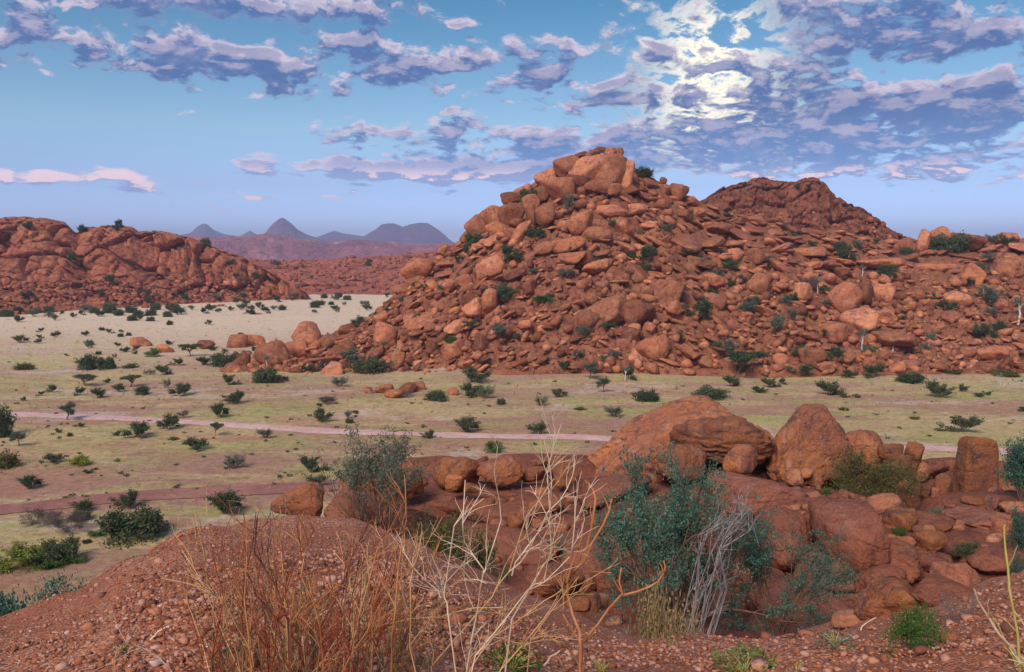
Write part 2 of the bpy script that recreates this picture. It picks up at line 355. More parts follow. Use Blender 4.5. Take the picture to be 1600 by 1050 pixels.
# ------------------------------------------------------------------ relief: hills, mountains
ALLV, ALLF, NV = [], [], 0
def to_bvh(V, Fq):
    global NV
    ALLV.append(V.reshape(-1, 3)); ALLF.append(Fq + NV); NV += len(V.reshape(-1, 3))
def crest_fn(pts):
    p = np.array(pts, float); u, s = uv(p[:, 0], p[:, 1]); z = CAMZ + s * p[:, 2]
    return u, p[:, 2], z
def relief(name, crest, foot, nu, nf, nb, prof, disp, mat, back=.55, zmin=-2., wid=None, **props):
    """a hill whose skyline and foot run where the tables say; it has a back side too"""
    cu, cY, cz = crest_fn(crest); fp = np.array(foot, float); fu, fs = uv(fp[:, 0], fp[:, 1]); fY = (0 - CAMZ) / fs if fp.shape[1] == 2 else fp[:, 2]
    U = np.linspace(cu[0], cu[-1], nu)
    Yc, zc, Yf = np.interp(U, cu, cY), np.interp(U, cu, cz), np.interp(U, fu, fY)
    T = np.concatenate([np.linspace(0, 1, nf), 1 + np.linspace(0, 1, nb + 1)[1:] ** 1.3])
    Ug, Tg = np.meshgrid(U, T, indexing='ij')
    Yc, zc, Yf = Yc[:, None], zc[:, None], Yf[:, None]
    wid = wid or 100
    Y = np.where(Tg <= 1, Yf + (Yc - Yf) * Tg, Yc + (Tg - 1) * wid)
    Z = np.where(Tg <= 1, zmin + (zc - zmin) * prof(Tg), zc + (zmin - zc) * sstep(Tg - 1, -.15, 1.) * 1.0)
    V = np.stack([Ug * Y, Y, Z], -1)
    V = disp(V, Tg, zc)
    me = mesh_np(name, V, grid_faces(*Ug.shape), mat)
    to_bvh(V, grid_faces(*Ug.shape))
    props.setdefault('kind', 'structure')
    return link(name, me, **props)

BUTTE_CREST = [(300,594,196),(350,582,200),(400,566,206),(470,552,212),(540,524,222),(590,492,232),(622,455,240),(660,420,246),(700,392,250),(735,368,255),
 (760,345,258),(790,322,262),(822,296,266),(850,280,268),(880,262,270),(905,250,272),(940,242,272),(968,246,272),(990,270,270),(1030,286,271),(1070,304,272),(1100,318,276),
 (1150,336,282),(1250,358,290),(1350,372,296),(1420,382,300),(1500,376,305),(1560,376,308),(1600,372,310),(1750,385,320),(1950,430,320),(2150,560,300)]
BUTTE_FOOT = [(300,596),(400,590),(520,592),(600,588),(700,586),(800,588),(1000,583),(1200,588),(1400,585),(1600,585),(1900,590),(2150,600)]
def butte_disp(V, T, zc):
    P = V.copy(); q = P * np.array([.1, .1, .16])
    big = (fbm(P * .045, 4, 3) - .5)
    amp = sstep(T, -.02, .12) * (1 - .65 * sstep(T, .8, 1.0) * (T <= 1.05))
    V = V.copy(); V[..., 2] += big * 9 * amp * np.clip((zc + 2) / 30, .15, 1)
    # ledges
    w = V[..., 2] / 4.2 + fbm(P * .03, 3, 8) * 3.2; fr = w - np.floor(w)
    V[..., 2] += (sstep(fr, .0, .35) - fr) * 2.2 * amp
    for sc, am, sd in ((.22, 1.5, 21), (.5, .75, 33)):
        Pw = P + (np.stack([fbm(P * sc * .6, 2, sd + 4), fbm(P * sc * .6, 2, sd + 5), P[..., 2] * 0], -1) - .5) * 3
        f1, f2, ci = worley(Pw * np.array([sc * .8, sc, sc * 1.4]), sd)
        dome = (np.sqrt(np.clip(1 - (f1 / .95) ** 2, 0, 1)) - .5) * .6 + (ci - .5) * .9 + facet(ci, sd) * 1.3
        edge = sstep(f2 - f1, 0, .12) - 1
        a = am * (amp * .9 + .1)
        V[..., 2] += (dome * .7 + edge * .5) * a; V[..., 1] -= (dome * .45 + edge * .25) * a
    V[..., 2] += (fbm(P * 1.1, 3, 5) - .5) * .5
    return V
relief('rocky_hill', BUTTE_CREST, BUTTE_FOOT, 640, 210, 20, lambda t: sstep(t, -.005, .02) * (.09 + .91 * (t * .88 + .12 * t ** 5)), butte_disp, M_hill, zmin=-4,
       label='tall orange boulder covered hill rising across the right half of the valley', category='hill')

def cliff_disp(k, A, seed, z=.30, gr=1.2, cf=.78, gw=.12):
    def f(V, T, zc):
        P = V.copy(); V = V.copy(); s = sstep(T, 0, .25) * (1 - cf * sstep(T, .9, 1.0))
        V[..., 2] += (fbm(P * k * .3, 4, seed) - .5) * A * 1.6 * s * (1 - .7 * sstep(T, .75, 1) * (T < 1.03))
        for sc, am, sd in ((k, A, seed + 3), (k * 2.3, A * .42, seed + 9), (k * 5.5, A * .13, seed + 14)):
            Pw = P + (np.stack([fbm(P * sc * .7, 2, sd + 4), fbm(P * sc * .7, 2, sd + 5), P[..., 2] * 0], -1) - .5) * (1.6 / sc) * .5
            f1, f2, ci = worley(Pw * np.array([sc, sc * .8, sc * z]), sd)
            col = (ci - .5) * 1.2 + (sstep(f2 - f1, 0, gw) - 1) * gr + (.5 - f1) * .15 + facet(ci, sd) * 1.5
            V[..., 1] -= col * am * s; V[..., 2] += col * am * .2 * s
        return V
    return f
LEFT_CREST = [(-700,420,470),(-500,372,460),(-250,350,455),(-80,344,450),(0,341,450),(40,338,448),(75,342,450),(103,347,452),(118,364,456),(134,356,458),(170,351,458),(206,354,460),(216,362,462),
 (250,360,464),(300,372,468),(325,382,470),(345,390,472),(380,402,474),(430,430,472),(480,458,470)]
relief('rocky_hill', LEFT_CREST, [(-700,500),(0,494),(100,487),(200,482),(300,474),(480,468)], 470, 120, 14,
       lambda t: .02 + .98 * np.interp(t, [0, .5, .62, .9, 1], [0, .30, .42, .93, 1]), cliff_disp(.062, 3.3, 40, z=.11, gr=2.2, cf=.6, gw=.075), M_cliff, zmin=-1.5,
       label='steep red cliff faced hill on the left edge of the valley', category='hill')
RIDGE_CREST = [(240,420,700),(290,410,705),(345,408,710),(385,402,712),(430,408,715),(480,406,718),(520,404,722),(560,402,725),(620,398,730),(680,391,735),(720,386,740),(780,380,745),(900,376,750),(1100,380,760),(1300,400,760)]
relief('rocky_ridge', RIDGE_CREST, [(240,463),(700,462),(1300,462)], 330, 80, 10, lambda t: t, cliff_disp(.05, 3.2, 70), M_ridge, zmin=-1.5,
       label='low dark red rocky ridge closing the valley between the two hills', category='ridge')
PEAK_CREST = [(1060,330,430),(1090,316,430),(1108,306,430),(1130,291,432),(1160,284,432),(1178,278,432),(1190,277,433),(1215,282,434),(1240,283,434),(1258,277,434),(1275,277,434),(1290,288,434),(1300,300,434),
 (1325,316,435),(1350,330,435),(1372,340,436),(1385,352,436),(1400,364,437),(1440,378,438),(1520,395,440),(1600,410,440)]
relief('rocky_hill', PEAK_CREST, [(1040,470,330),(1300,470,330),(1620,470,340)], 300, 150, 12, lambda t: np.interp(t, [0, .5, .85, 1], [0, .45, .92, 1]), cliff_disp(.095, 3.0, 90, z=.28, gr=1.7, cf=.45), M_cliff, zmin=-1.5,
       label='second rugged red peak with a flat top standing behind the boulder hill', category='hill')
def soft_disp(k, A, seed):
    def f(V, T, zc):
        P = V.copy(); V = V.copy(); e = np.clip(1 - np.abs(T - .5) * 1.6, 0, 1)
        r = 1 - np.abs(fbm(P * k, 5, seed, .55) * 2 - 1) * 2
        V[..., 2] += r * A * (e + .08); V[..., 1] -= r * A * 2 * (e + .05); return V
    return f
PLAT = [(-900,392,2400),(-300,380,2450),(100,376,2500),(200,374,2500),(240,371,2500),(290,369,2500),(340,371,2510),(400,370,2520),(420,368,2520),(450,373,2530),(500,378,2540),(560,376,2550),(620,380,2560),(660,384,2570),(700,383,2580),(760,385,2600),(1100,384,2600),(1700,384,2600),(2400,392,2500)]
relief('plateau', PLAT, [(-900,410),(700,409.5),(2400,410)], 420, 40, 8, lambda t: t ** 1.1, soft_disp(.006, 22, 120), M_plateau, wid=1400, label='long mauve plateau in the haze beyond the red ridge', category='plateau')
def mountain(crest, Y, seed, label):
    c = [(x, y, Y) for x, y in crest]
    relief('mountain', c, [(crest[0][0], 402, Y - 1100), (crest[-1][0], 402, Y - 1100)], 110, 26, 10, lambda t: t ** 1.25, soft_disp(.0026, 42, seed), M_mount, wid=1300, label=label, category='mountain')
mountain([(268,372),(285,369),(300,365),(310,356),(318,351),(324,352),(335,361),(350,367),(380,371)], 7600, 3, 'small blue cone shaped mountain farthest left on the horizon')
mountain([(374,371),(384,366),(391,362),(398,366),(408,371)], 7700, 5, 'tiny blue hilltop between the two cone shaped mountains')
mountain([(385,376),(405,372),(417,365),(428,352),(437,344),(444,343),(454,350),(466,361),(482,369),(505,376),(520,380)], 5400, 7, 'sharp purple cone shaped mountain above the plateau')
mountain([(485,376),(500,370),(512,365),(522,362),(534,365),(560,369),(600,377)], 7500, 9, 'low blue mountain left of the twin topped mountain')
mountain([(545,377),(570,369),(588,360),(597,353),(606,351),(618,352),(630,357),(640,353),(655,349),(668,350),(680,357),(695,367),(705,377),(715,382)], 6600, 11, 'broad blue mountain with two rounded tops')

# ------------------------------------------------------------------ the near ground: gravel slope, drop and rock terrace
EDGE = np.array([(-900,1014,5.),(-300,1014,6.),(0,989,7.5),(100,941,8.5),(160,911,9.),(195,882,9.6),(280,840,10.2),(330,824,10.5),(450,818,10.8),(560,822,10.6),(640,850,10.2),(700,876,9.8),
 (760,899,9.5),(860,959,9.2),(1000,999,9.0),(1180,1016,8.8),(1300,999,9.0),(1400,976,9.4),(1520,949,10.),(1600,922,10.8),(1900,864,12.),(2600,814,12.)], float)
_eu, _es = uv(EDGE[:, 0], EDGE[:, 1]); _ez = CAMZ + _es * EDGE[:, 2]
def near_h(X, Y):
    X = np.asarray(X, float); Y = np.asarray(Y, float); Yp = np.maximum(Y, .8)
    u = X / Yp; Ye = np.interp(u, _eu, EDGE[:, 2]); ze = np.interp(u, _eu, _ez)
    t = Y / Ye
    top = 23.62 + (ze - 23.62) * np.abs(np.clip(t, -1, 1)) ** 1.7 * np.sign(t)
    # outside the gravel
    px = 800 + u * F
    wr = sstep(px, 400, 560)                          # 1: a rock terrace lies beyond, 0: the slope runs down to the plain
    ter = np.interp(Y, [0, 14, 18, 24, 32, 38, 44, 56, 78, 90], [17.6, 16.4, 15.7, 15.3, 15.3, 15.8, 14.2, 7.0, -1., -4])
    ter = ter + 1.0 * sstep(px, 1350, 1650) * sstep(Y, 34, 14)
    lef = np.interp(Y, [0, 6, 10, 18, 28, 40, 54, 64], [20, 19, 18.3, 15.4, 11.0, 5.6, -.3, -4])
    far = ter * wr + lef * (1 - wr)
    b = sstep(Y, Ye - .25, Ye + 2.0)
    return top * (1 - b) + far * b, b
def near_surface(X, Y):
    h, b = near_h(X, Y); P = np.stack([X, Y, X * 0], -1)
    g = (fbm(P * .55, 3, 200) - .5) * .35 + (fbm(P * 2.2, 3, 201) - .5) * .20 - np.abs(fbm(P * np.array([.9, .5, 1]), 3, 222) - .5) * .25 + .04
    g = g * np.clip(np.hypot(X, Y) / 5, .2, 1)
    r = (fbm(P * .16, 3, 204) - .5) * 2.2
    f1, f2, ci = worley(P * np.array([.2, .26, 1]) + np.stack([fbm(P * .3, 2, 7), fbm(P * .3, 2, 8), X * 0], -1) * .8, 66)
    r = r * .5 + (np.sqrt(np.clip(1 - f1 ** 2, 0, 1)) - .6 + (ci - .5) * .5 + (sstep(f2 - f1, 0, .15) - 1) * .5) * 1.0 * sstep(Y, 13, 18) * sstep(Y, 60, 40)
    return h + g * (1 - b) + r * b, b
xs = np.arange(-16, 16.01, .125); ys = np.arange(-6, 15.01, .125)
Xg, Yg = np.meshgrid(xs, ys, indexing='ij'); Zg, Bg = near_surface(Xg, Yg); V = np.stack([Xg, Yg, Zg], -1)
link('gravel_slope', mesh_np('gravel_slope', V, grid_faces(*Xg.shape), M_gravel), kind='structure', label='red gravel slope under the viewpoint', category='ground'); to_bvh(V, grid_faces(*Xg.shape))
us = np.linspace(-1.1, 1.3, 440); ysr = np.concatenate([np.linspace(10.5, 42, 130), np.linspace(42.8, 88, 36)])
Ug, Yg = np.meshgrid(us, ysr, indexing='ij'); Xg = Ug * Yg; Zg, Bg = near_surface(Xg, Yg); Zg -= .02
V = np.stack([Xg, Yg, Zg], -1)
terrace = link('rock_terrace', mesh_np('rock_terrace', V, grid_faces(*Xg.shape), M_slab), kind='structure', label='bare red rock terrace and slope below the gravel', category='ground'); to_bvh(V, grid_faces(*Xg.shape))

# ------------------------------------------------------------------ the valley floor
def plain_h(X, Y):
    P = np.stack([X, Y, X * 0], -1); r = np.hypot(X, Y)
    return (fbm(P * .02, 3, 300) - .5) * 2.0 * sstep(r, 40, 120) * (1 - .6 * sstep(r, 300, 500)) + (fbm(P * .12, 2, 303) - .5) * .3
th = np.linspace(0, 2 * math.pi, 421); rr = np.concatenate([[0.], np.geomspace(12, 9300, 200)])
Tg, Rg = np.meshgrid(th, rr, indexing='ij'); Xg = Rg * np.sin(Tg); Yg = Rg * np.cos(Tg)
V = np.stack([Xg, Yg, plain_h(Xg, Yg)], -1)
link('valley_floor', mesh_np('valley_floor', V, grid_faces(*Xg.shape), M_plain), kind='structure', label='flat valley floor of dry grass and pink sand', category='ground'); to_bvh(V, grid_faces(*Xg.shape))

BV = BVHTree.FromPolygons(np.concatenate(ALLV).tolist(), np.concatenate(ALLF).tolist())
def hit(px, py):
    u, s = uv(px, py); d = Vector((float(u), 1, float(s))).normalized()
    h = BV.ray_cast(Vector((0, 0, CAMZ)), d, 12000)
    return h[0], h[1]
def drop(x, y, z=200.):
    h = BV.ray_cast(Vector((x, y, z)), Vector((0, 0, -1)), 400); return h[0]

def track(name, pts, wpx, mat, label, lift=.05):
    """dirt track draped on the valley floor along a line of points"""
    P = []
    for (px, py) in pts:
        u, s = uv(px, py); Y = -CAMZ / float(s); P.append((float(u) * Y, Y))
    P = np.array(P); d = np.concatenate([[0], np.cumsum(np.hypot(*np.diff(P, axis=0).T))]); q = np.arange(0, d[-1], 1.2)
    X = np.interp(q, d, P[:, 0]); Y = np.interp(q, d, P[:, 1])
    for _ in range(14): X[1:-1] = (X[:-2] + 2 * X[1:-1] + X[2:]) / 4; Y[1:-1] = (Y[:-2] + 2 * Y[1:-1] + Y[2:]) / 4
    tx, ty = np.gradient(X), np.gradient(Y); l = np.hypot(tx, ty); nx, ny = -ty / l, tx / l
    k = np.linspace(-1, 1, 7); w = wpx * (1 + .8 * (fbm(np.stack([X * .25, Y * .25, X * 0], -1), 4, 9) - .5))
    A = X[:, None] + nx[:, None] * k * w[:, None]; B = Y[:, None] + ny[:, None] * k * w[:, None]
    Z = plain_h(A, B) + lift + .03 - .05 * np.abs(k) ** 2
    return link(name, mesh_np(name, np.stack([A, B, Z], -1), grid_faces(len(X), 7), mat), kind='structure', label=label, category='track')
track('dirt_track', [(-260,648),(-80,648),(20,650),(150,656),(300,665),(500,677),(700,683),(920,687),(1150,693),(1400,701),(1600,706),(1900,712)], 1.7, M_track, 'pale pink dirt track crossing the whole valley', .06)
track('dirt_track', [(-250,820),(-60,805),(60,792),(200,781),(330,774),(430,768),(560,760),(700,757)], 2.0, M_track2, 'wide red dirt track nearer the viewpoint', .09)
# ------------------------------------------------------------------ rocks
import bmesh
_ICO = {}
def ico(l):
    if l not in _ICO:
        bm = bmesh.new(); bmesh.ops.create_icosphere(bm, subdivisions=l, radius=1)
        _ICO[l] = (np.array([v.co[:] for v in bm.verts]), np.array([[v.index for v in f.verts] for f in bm.faces])); bm.free()
    v, f = _ICO[l]; return v / np.linalg.norm(v, axis=1)[:, None], f
def rock_shape(seed, lvl, planes=14, p=9., rough=.10, crack=0., lay=0., lump=0., cellsc=2.2, cut=None):
    """rounded block: soft intersection of random planes, weathered with noise; about unit half size"""
    rg = np.random.default_rng(seed); D, Fc = ico(lvl)
    n = rg.normal(size=(planes, 3)); n /= np.linalg.norm(n, axis=1)[:, None]
    n = np.concatenate([n, [[0, 0, 1], [0, 0, -1]]]); d = rg.uniform(.72, 1.1, len(n))
    if cut:
        cn = np.array([c[:3] for c in cut], float); n = np.concatenate([n, cn / np.linalg.norm(cn, axis=1)[:, None]]); d = np.concatenate([np.maximum(d, .85), [c[3] for c in cut]])
    a = np.clip(D @ n.T, 0, None) / d
    r = (a ** p).sum(1) ** (-1 / p)
    r = np.clip(r, .55, 1.45)
    V = D * r[:, None]
    r2 = 1 + rough * 2 * (fbm(V * 1.6 + seed, 4, seed) - .5) + rough * .5 * (fbm(V * 7 + seed, 3, seed + 3) - .5)
    if lump:
        f1, f2, ci = worley(V * cellsc + seed + (np.stack([fbm(V * 3, 2, 4), fbm(V * 3, 2, 5), fbm(V * 3, 2, 6)], 1) - .5) * .7, seed)
        r2 += lump * ((ci - .5) * .5 + (.45 - f1) * .35 - (1 - sstep(f2 - f1, 0, .12)) * .35)
    if crack:
        W = V * np.array([1.1, 1.1, 2.0]) * 1.5 + seed * 1.7; W = W + (np.stack([fbm(V * 2.5, 3, 14), fbm(V * 2.5, 3, 15), fbm(V * 2.5, 3, 16)], 1) - .5) * 1.2
        f1, f2, ci = worley(W, seed + 5); r2 -= crack * (1 - sstep(f2 - f1, 0, .07)) * (.4 + .6 * (ci > .35))
    if lay:
        w = (V @ np.array([.35, .2, 1.])) * 5 + fbm(V * 1.4, 3, seed + 8) * 3; fr = w - np.floor(w)
        r2 += lay * (sstep(fr, 0, .25) - fr) * sstep(fbm(V * 1.1 + 9, 2, seed), .4, .6)
    V = V * r2[:, None]
    lo, hi = V.min(0), V.max(0); return (V - (lo + hi) / 2) / ((hi - lo) / 2), Fc
def rotm(rx, ry, rz):
    return np.array(Matrix.Rotation(rz, 3, 'Z') @ Matrix.Rotation(ry, 3, 'Y') @ Matrix.Rotation(rx, 3, 'X'))

THINGS = []     # every placed countable thing: (object, noun, description, px, py, size in px, own label or None, landmark phrase or None)
def note(o, noun, desc, px, py, size, label=None, land=None):
    THINGS.append((o, noun, desc, px, py, size, label, land))

# near boulders: centre and size in photo pixels; depth is worked out from where the foot meets the ground
def hero(px, py, w, h, label, tilt=0, seed=1, lvl=5, kind=0, depth=None, dY=0, sink=.12, mat=None, land=None, dk=.85, yaw=0., flip=False, parent=None, name='boulder', **sh):
    P, N = hit(px, py + h / 2 - h * sink)
    if depth: Y = depth
    else: Y = P.y
    Y += dY
    sc = Y / F; a, c = w / 2 * sc, h / 2 * sc; b = (a * .5 + c * .5) * dk * 1.1
    pr = dict(planes=11, p=7., rough=.14, crack=.02, lump=.03); pr.update([dict(), dict(crack=.05, lump=.10), dict(planes=9, p=14.), dict(p=5., planes=8, rough=.08), dict(lay=.10, crack=.04), dict(planes=16, p=10, lump=.16, crack=.04)][kind]); pr.update(sh)
    V, Fc = rock_shape(seed, lvl, **pr)
    if flip: V = V * [-1, 1, 1]; Fc = Fc[:, ::-1]
    V = V * np.array([a, b, c])
    V = V @ rotm(0, -R(tilt), R(yaw)).T
    # keep the seen outline at its size after turning
    V[:, 0] *= a / max(abs(V[:, 0]).max(), 1e-6); V[:, 2] *= c / max(abs(V[:, 2]).max(), 1e-6)
    C = world(px, py, Y + b * .55); V = V * (C.y / Y)
    me = mesh_np(name, V, Fc, mat or M_near)
    if parent: return link(name, me, parent=parent, loc=C)
    o = link(name, me, loc=C, category='boulder')
    note(o, 'boulder', None, px, py, max(w, h), label, land); return o
H = hero
BIGGRP = None
H(1030,696,300,150,'huge whale backed orange boulder, the largest of the nearby rock ridge',tilt=16,seed=31,lvl=6,kind=1,p=6.,planes=6,rough=.13,crack=.085,lay=.09,lump=.05,dk=.7,dY=1.0,cut=[(0,0,-1,.45),(-.5,-.2,.85,.66),(.1,-.1,1,.74),(1,0,.1,.85)],land='whale backed boulder',cellsc=1.6)
H(1128,690,172,88,'folded orange boulder leaning on the right flank of the whale backed boulder',tilt=6,seed=12,lvl=5,kind=1,p=5.,lay=.12,depth=35.2,dk=.8)
H(1062,722,90,60,'smooth orange bulge under the belly of the whale backed boulder',seed=13,kind=0,p=5.,depth=34.6)
H(1196,694,44,90,'thin dark leaning slab wedged left of the pyramid boulder',tilt=42,seed=14,kind=2,depth=35.5)
H(1156,719,56,54,'round knobbly orange boulder just left of the pyramid boulder',seed=15,kind=0,p=4.5,rough=.13,depth=33.6,land='round knobbly boulder')
H(1260,693,134,118,'big pyramid shaped boulder with a cracked orange face',seed=27,lvl=6,kind=5,planes=7,p=13.,crack=.06,lump=.10,cut=[(.74,-.1,.66,.60),(-.80,-.15,.58,.52),(-.1,-.9,.25,.55),(-.95,-.1,-.25,.7),(0,0,1,.72)],flip=True,depth=35.0,land='pyramid boulder',dk=.8)
H(1300,712,70,84,'dark sloping slab behind the right flank of the pyramid boulder',seed=17,tilt=-40,kind=2,depth=36.4)
H(1345,702,78,62,'domed orange boulder behind the olive twiggy bush',seed=18,kind=1,p=5.,depth=36,land='domed boulder behind the olive bush')
H(1392,706,44,26,'small bright orange boulder right of the domed boulder',seed=19,kind=0,depth=35.4)
H(1423,714,38,58,'pointed grey red boulder standing right of the olive twiggy bush',seed=20,tilt=-18,kind=2,depth=35.8)
H(1408,722,30,26,'small orange block in front of the pointed grey red boulder',seed=21,depth=34.8)
H(1462,730,44,34,'tilted loaf shaped boulder left of the standing stone',seed=22,tilt=32,kind=0,depth=34.6)
H(1443,738,22,28,'upright little boulder under the tilted loaf shaped boulder',seed=221,depth=34.3)
H(1495,735,26,32,'dark boulder in the gap left of the standing stone',seed=23,kind=0,depth=36.2)
H(1474,760,32,40,'egg shaped tan boulder leaning left of the standing stone foot',seed=24,tilt=-55,kind=0,p=5.,depth=33.6)
H(1527,728,58,98,'tall orange standing stone with a flat grey face',seed=25,lvl=6,kind=2,planes=5,p=9.,rough=.06,crack=.02,cut=[(1,0,.05,.7),(-1,0,.08,.7),(0,-1,.1,.7),(.1,.1,1,.8),(.4,0,1,.9),(-.5,-.1,1,.85)],depth=34.5,land='standing stone',dk=.45)
H(1572,752,44,30,'dark low boulder behind the foot of the standing stone on its right',seed=26,depth=35.5)
H(1584,748,26,44,'sharp upright slab near the right edge of the picture',seed=261,kind=2,depth=36.2)
H(1552,768,16,14,'small round stone touching the standing stone on its right',seed=262,lvl=4,depth=33.6)
H(1380,788,60,38,'large rounded tan boulder below the olive twiggy bush',seed=28,kind=0,p=5.,crack=.03,land='rounded tan boulder below the olive bush')
H(1344,784,34,26,'brown boulder touching the rounded tan boulder on its left',seed=29,p=5.)
H(1318,776,22,24,'small upright boulder two places left of the rounded tan boulder',seed=30,lvl=4)
H(1240,745,30,26,'small orange boulder below the foot of the pyramid boulder',seed=32,depth=33)
H(1238,769,36,18,'small pointed slab of rock below the pyramid boulder',seed=33,tilt=22,depth=32.2)
H(1268,776,36,16,'low orange boulder right of the small pointed slab',seed=34,tilt=15,depth=32)
H(1258,740,26,20,'dark block under the right side of the pyramid boulder',seed=35,depth=34.2)
H(1523,783,40,16,'flat low boulder in front of the standing stone',seed=36,tilt=-6)
H(1554,785,32,22,'squarish orange boulder right of the flat low boulder',seed=37,kind=2)
H(1462,770,16,18,'small orange stone at the foot of the egg shaped boulder',seed=38,lvl=4)
H(1447,768,16,24,'small upright stone left of the egg shaped boulder',seed=39,lvl=4)
H(1484,791,18,8,'pale flat stone lying on bare red ground',seed=40,lvl=4)
H(1415,762,34,22,'orange boulder behind the right edge of the olive bush',seed=41,depth=34)
H(1435,842,30,22,'cracked orange boulder above the purple grey rock',seed=42)
H(1408,849,44,24,'purple grey angular rock perched on the lower slabs',seed=43,tilt=18,kind=2,mat=None,land='purple grey rock')
H(1452,830,22,22,'orange boulder up and right of the purple grey rock',seed=44)
H(1390,942,106,78,'big arching boulder with a dark hollow beside the gravel edge',seed=45,lvl=6,kind=0,p=4.5,crack=.04,lay=.06,dY=.6,land='arching hollow boulder')
H(1332,965,70,30,'low red slab left of the arching hollow boulder',seed=46,tilt=10)
# left cluster
H(712,738,76,54,'dark topped boulder at the left end of the nearby rock ridge',seed=47,kind=0,p=5.,crack=.03,depth=33.5,land='dark topped boulder')
H(782,738,82,56,'broad orange boulder with a curled rim right of the dark topped boulder',seed=48,kind=1,p=5.,lay=.15,depth=33.5,tilt=20)
H(710,754,30,28,'egg shaped orange boulder in front of the dark topped boulder',seed=49,p=4.5,depth=32.2)
H(740,762,34,16,'small flat orange stone beside the egg shaped boulder',seed=50,depth=32)
H(836,742,44,26,'pair forming orange boulder left of the whale backed boulder, the lower one',seed=51,depth=34)
H(878,722,36,24,'small orange boulder tucked against the left end of the whale backed boulder',seed=52,depth=35)
H(884,742,44,34,'brown boulder under the left end of the whale backed boulder',seed=53,depth=33.6)
H(848,724,40,16,'flat orange stone on top of the pile left of the whale backed boulder',seed=531,depth=35.3)
H(466,780,86,52,'dome of brown rock standing alone behind the gravel mound',seed=54,kind=0,p=5.,mat=None,depth=30,land='lone brown dome')
H(548,790,84,58,'brown boulder partly hidden by the vase shaped shrub',seed=55,kind=0,p=5.,depth=29)
H(638,748,50,70,'tall brown boulder behind the right side of the vase shaped shrub',seed=56,kind=0,p=6.,depth=32)
H(838,819,28,22,'small brown boulder in a row above the dark gully',seed=57)
H(876,829,28,28,'round orange brown boulder at the end of the small row',seed=58,p=5.,land='round brown boulder above the gully')
H(855,850,50,16,'flat dark slab under the row of small boulders',seed=59)
H(925,940,30,34,'dark rounded boulder at the bottom of the gully',seed=60)
H(917,912,34,30,'dark boulder stacked above the gully floor boulder',seed=61)
H(1155,905,54,56,'round shaded boulder seen behind the grey dead branches',seed=62,p=5.)
H(1050,722+96,40,22,'small boulder half hidden by the tall blue green tree',seed=63)
# immovable slabs: parts of the terrace
SL = [(1180,768,170,60,4),(1230,842,130,110,-20),(1330,845,110,120,8),(1500,848,190,46,4),(1390,875,120,60,-6),(1290,898,110,60,8),(1450,884,70,50,0),(1375,905,80,44,0),(745,795,250,56,2),(790,850,180,50,-4),
      (960,765,120,50,14),(900,870,130,70,-4),(980,900,120,60,6),(1000,945,110,50,0),(860,905,110,60,10),(1100,860,120,70,0),(1250,945,150,34,2),(1470,925,110,36,-4),(1560,870,130,40,0),(1420,815,130,30,3),
      (1545,812,120,26,-3),(1200,925,90,60,10),(1300,820,70,40,-10),(640,815,90,40,0),(940,820,90,40,12),(1010,855,80,40,0)]
for i, (x, y, w, h, t) in enumerate(SL):
    H(x, y, w, h, None, tilt=t, seed=300 + i, lvl=5, kind=0, p=6.5, planes=10, rough=.10, crack=.05, lump=.04, lay=.05, mat=M_slab, parent=terrace, name='rock_slab', dk=1.3)
# loose stones on the terrace
PR3 = [rock_shape(500 + i, 4, planes=7 + i % 5, p=[12, 20, 34, 9][i % 4], rough=.18, crack=.04) for i in range(12)]
PR2 = [rock_shape(520 + i, 2, planes=7 + i % 5, p=[12, 20, 34, 9][i % 4], rough=.12) for i in range(12)]
ME3n = [mesh_np('boulder', v, f, M_near) for v, f in PR3]
rg = np.random.default_rng(5)
cnt = 0
ST = [(650,780,560,600)]
spots = []
for _ in range(1500):
    x = rg.uniform(520, 1620); y = rg.uniform(748, 990)
    P, N = hit(x, y)
    if P is None or P.y > 42 or P.y < 15: continue
    h_, b_ = near_h(P.x, P.y)
    if b_ < .98: continue
    if fbm(np.array([P.x, P.y, 0]) * .35, 2, 55) < .47 : continue
    spots.append((x, y, P)); 
    if len(spots) > 230: break
def merge(shapes):
    Vs, Fs, n = [], [], 0
    for v, f in shapes: Vs.append(v); Fs.append(f + n); n += len(v)
    return np.concatenate(Vs), np.concatenate(Fs)
small = []
for i, (x, y, P) in enumerate(spots):
    s = float(np.clip(rg.lognormal(-1.7, .5), .06, .55)); k = rg.integers(12)
    sx, sy, sz = s * rg.uniform(.8, 1.5), s * rg.uniform(.8, 1.3), s * rg.uniform(.5, .9)
    if s > .33:
        o = link('boulder', ME3n[k], loc=(P.x, P.y, P.z + sz * .45), category='boulder'); o.scale = (sx, sy, sz); o.rotation_euler = (rg.uniform(-.3, .3), rg.uniform(-.3, .3), rg.uniform(0, 6.28))
        note(o, 'stone', 'small red', x, y - sz / P.y * F * .4, 2 * s / P.y * F)
    else:
        v, f = PR2[k]; small.append(((v * np.array([sx, sy, sz])) @ rotm(0, 0, rg.uniform(0, 6.28)).T + np.array(P) + [0, 0, sz * .4], f))
v, f = merge(small)
link('loose_stones', mesh_np('loose_stones', v, f, M_near), kind='stuff', label='scatter of loose small stones over the red rock terrace', category='stones')

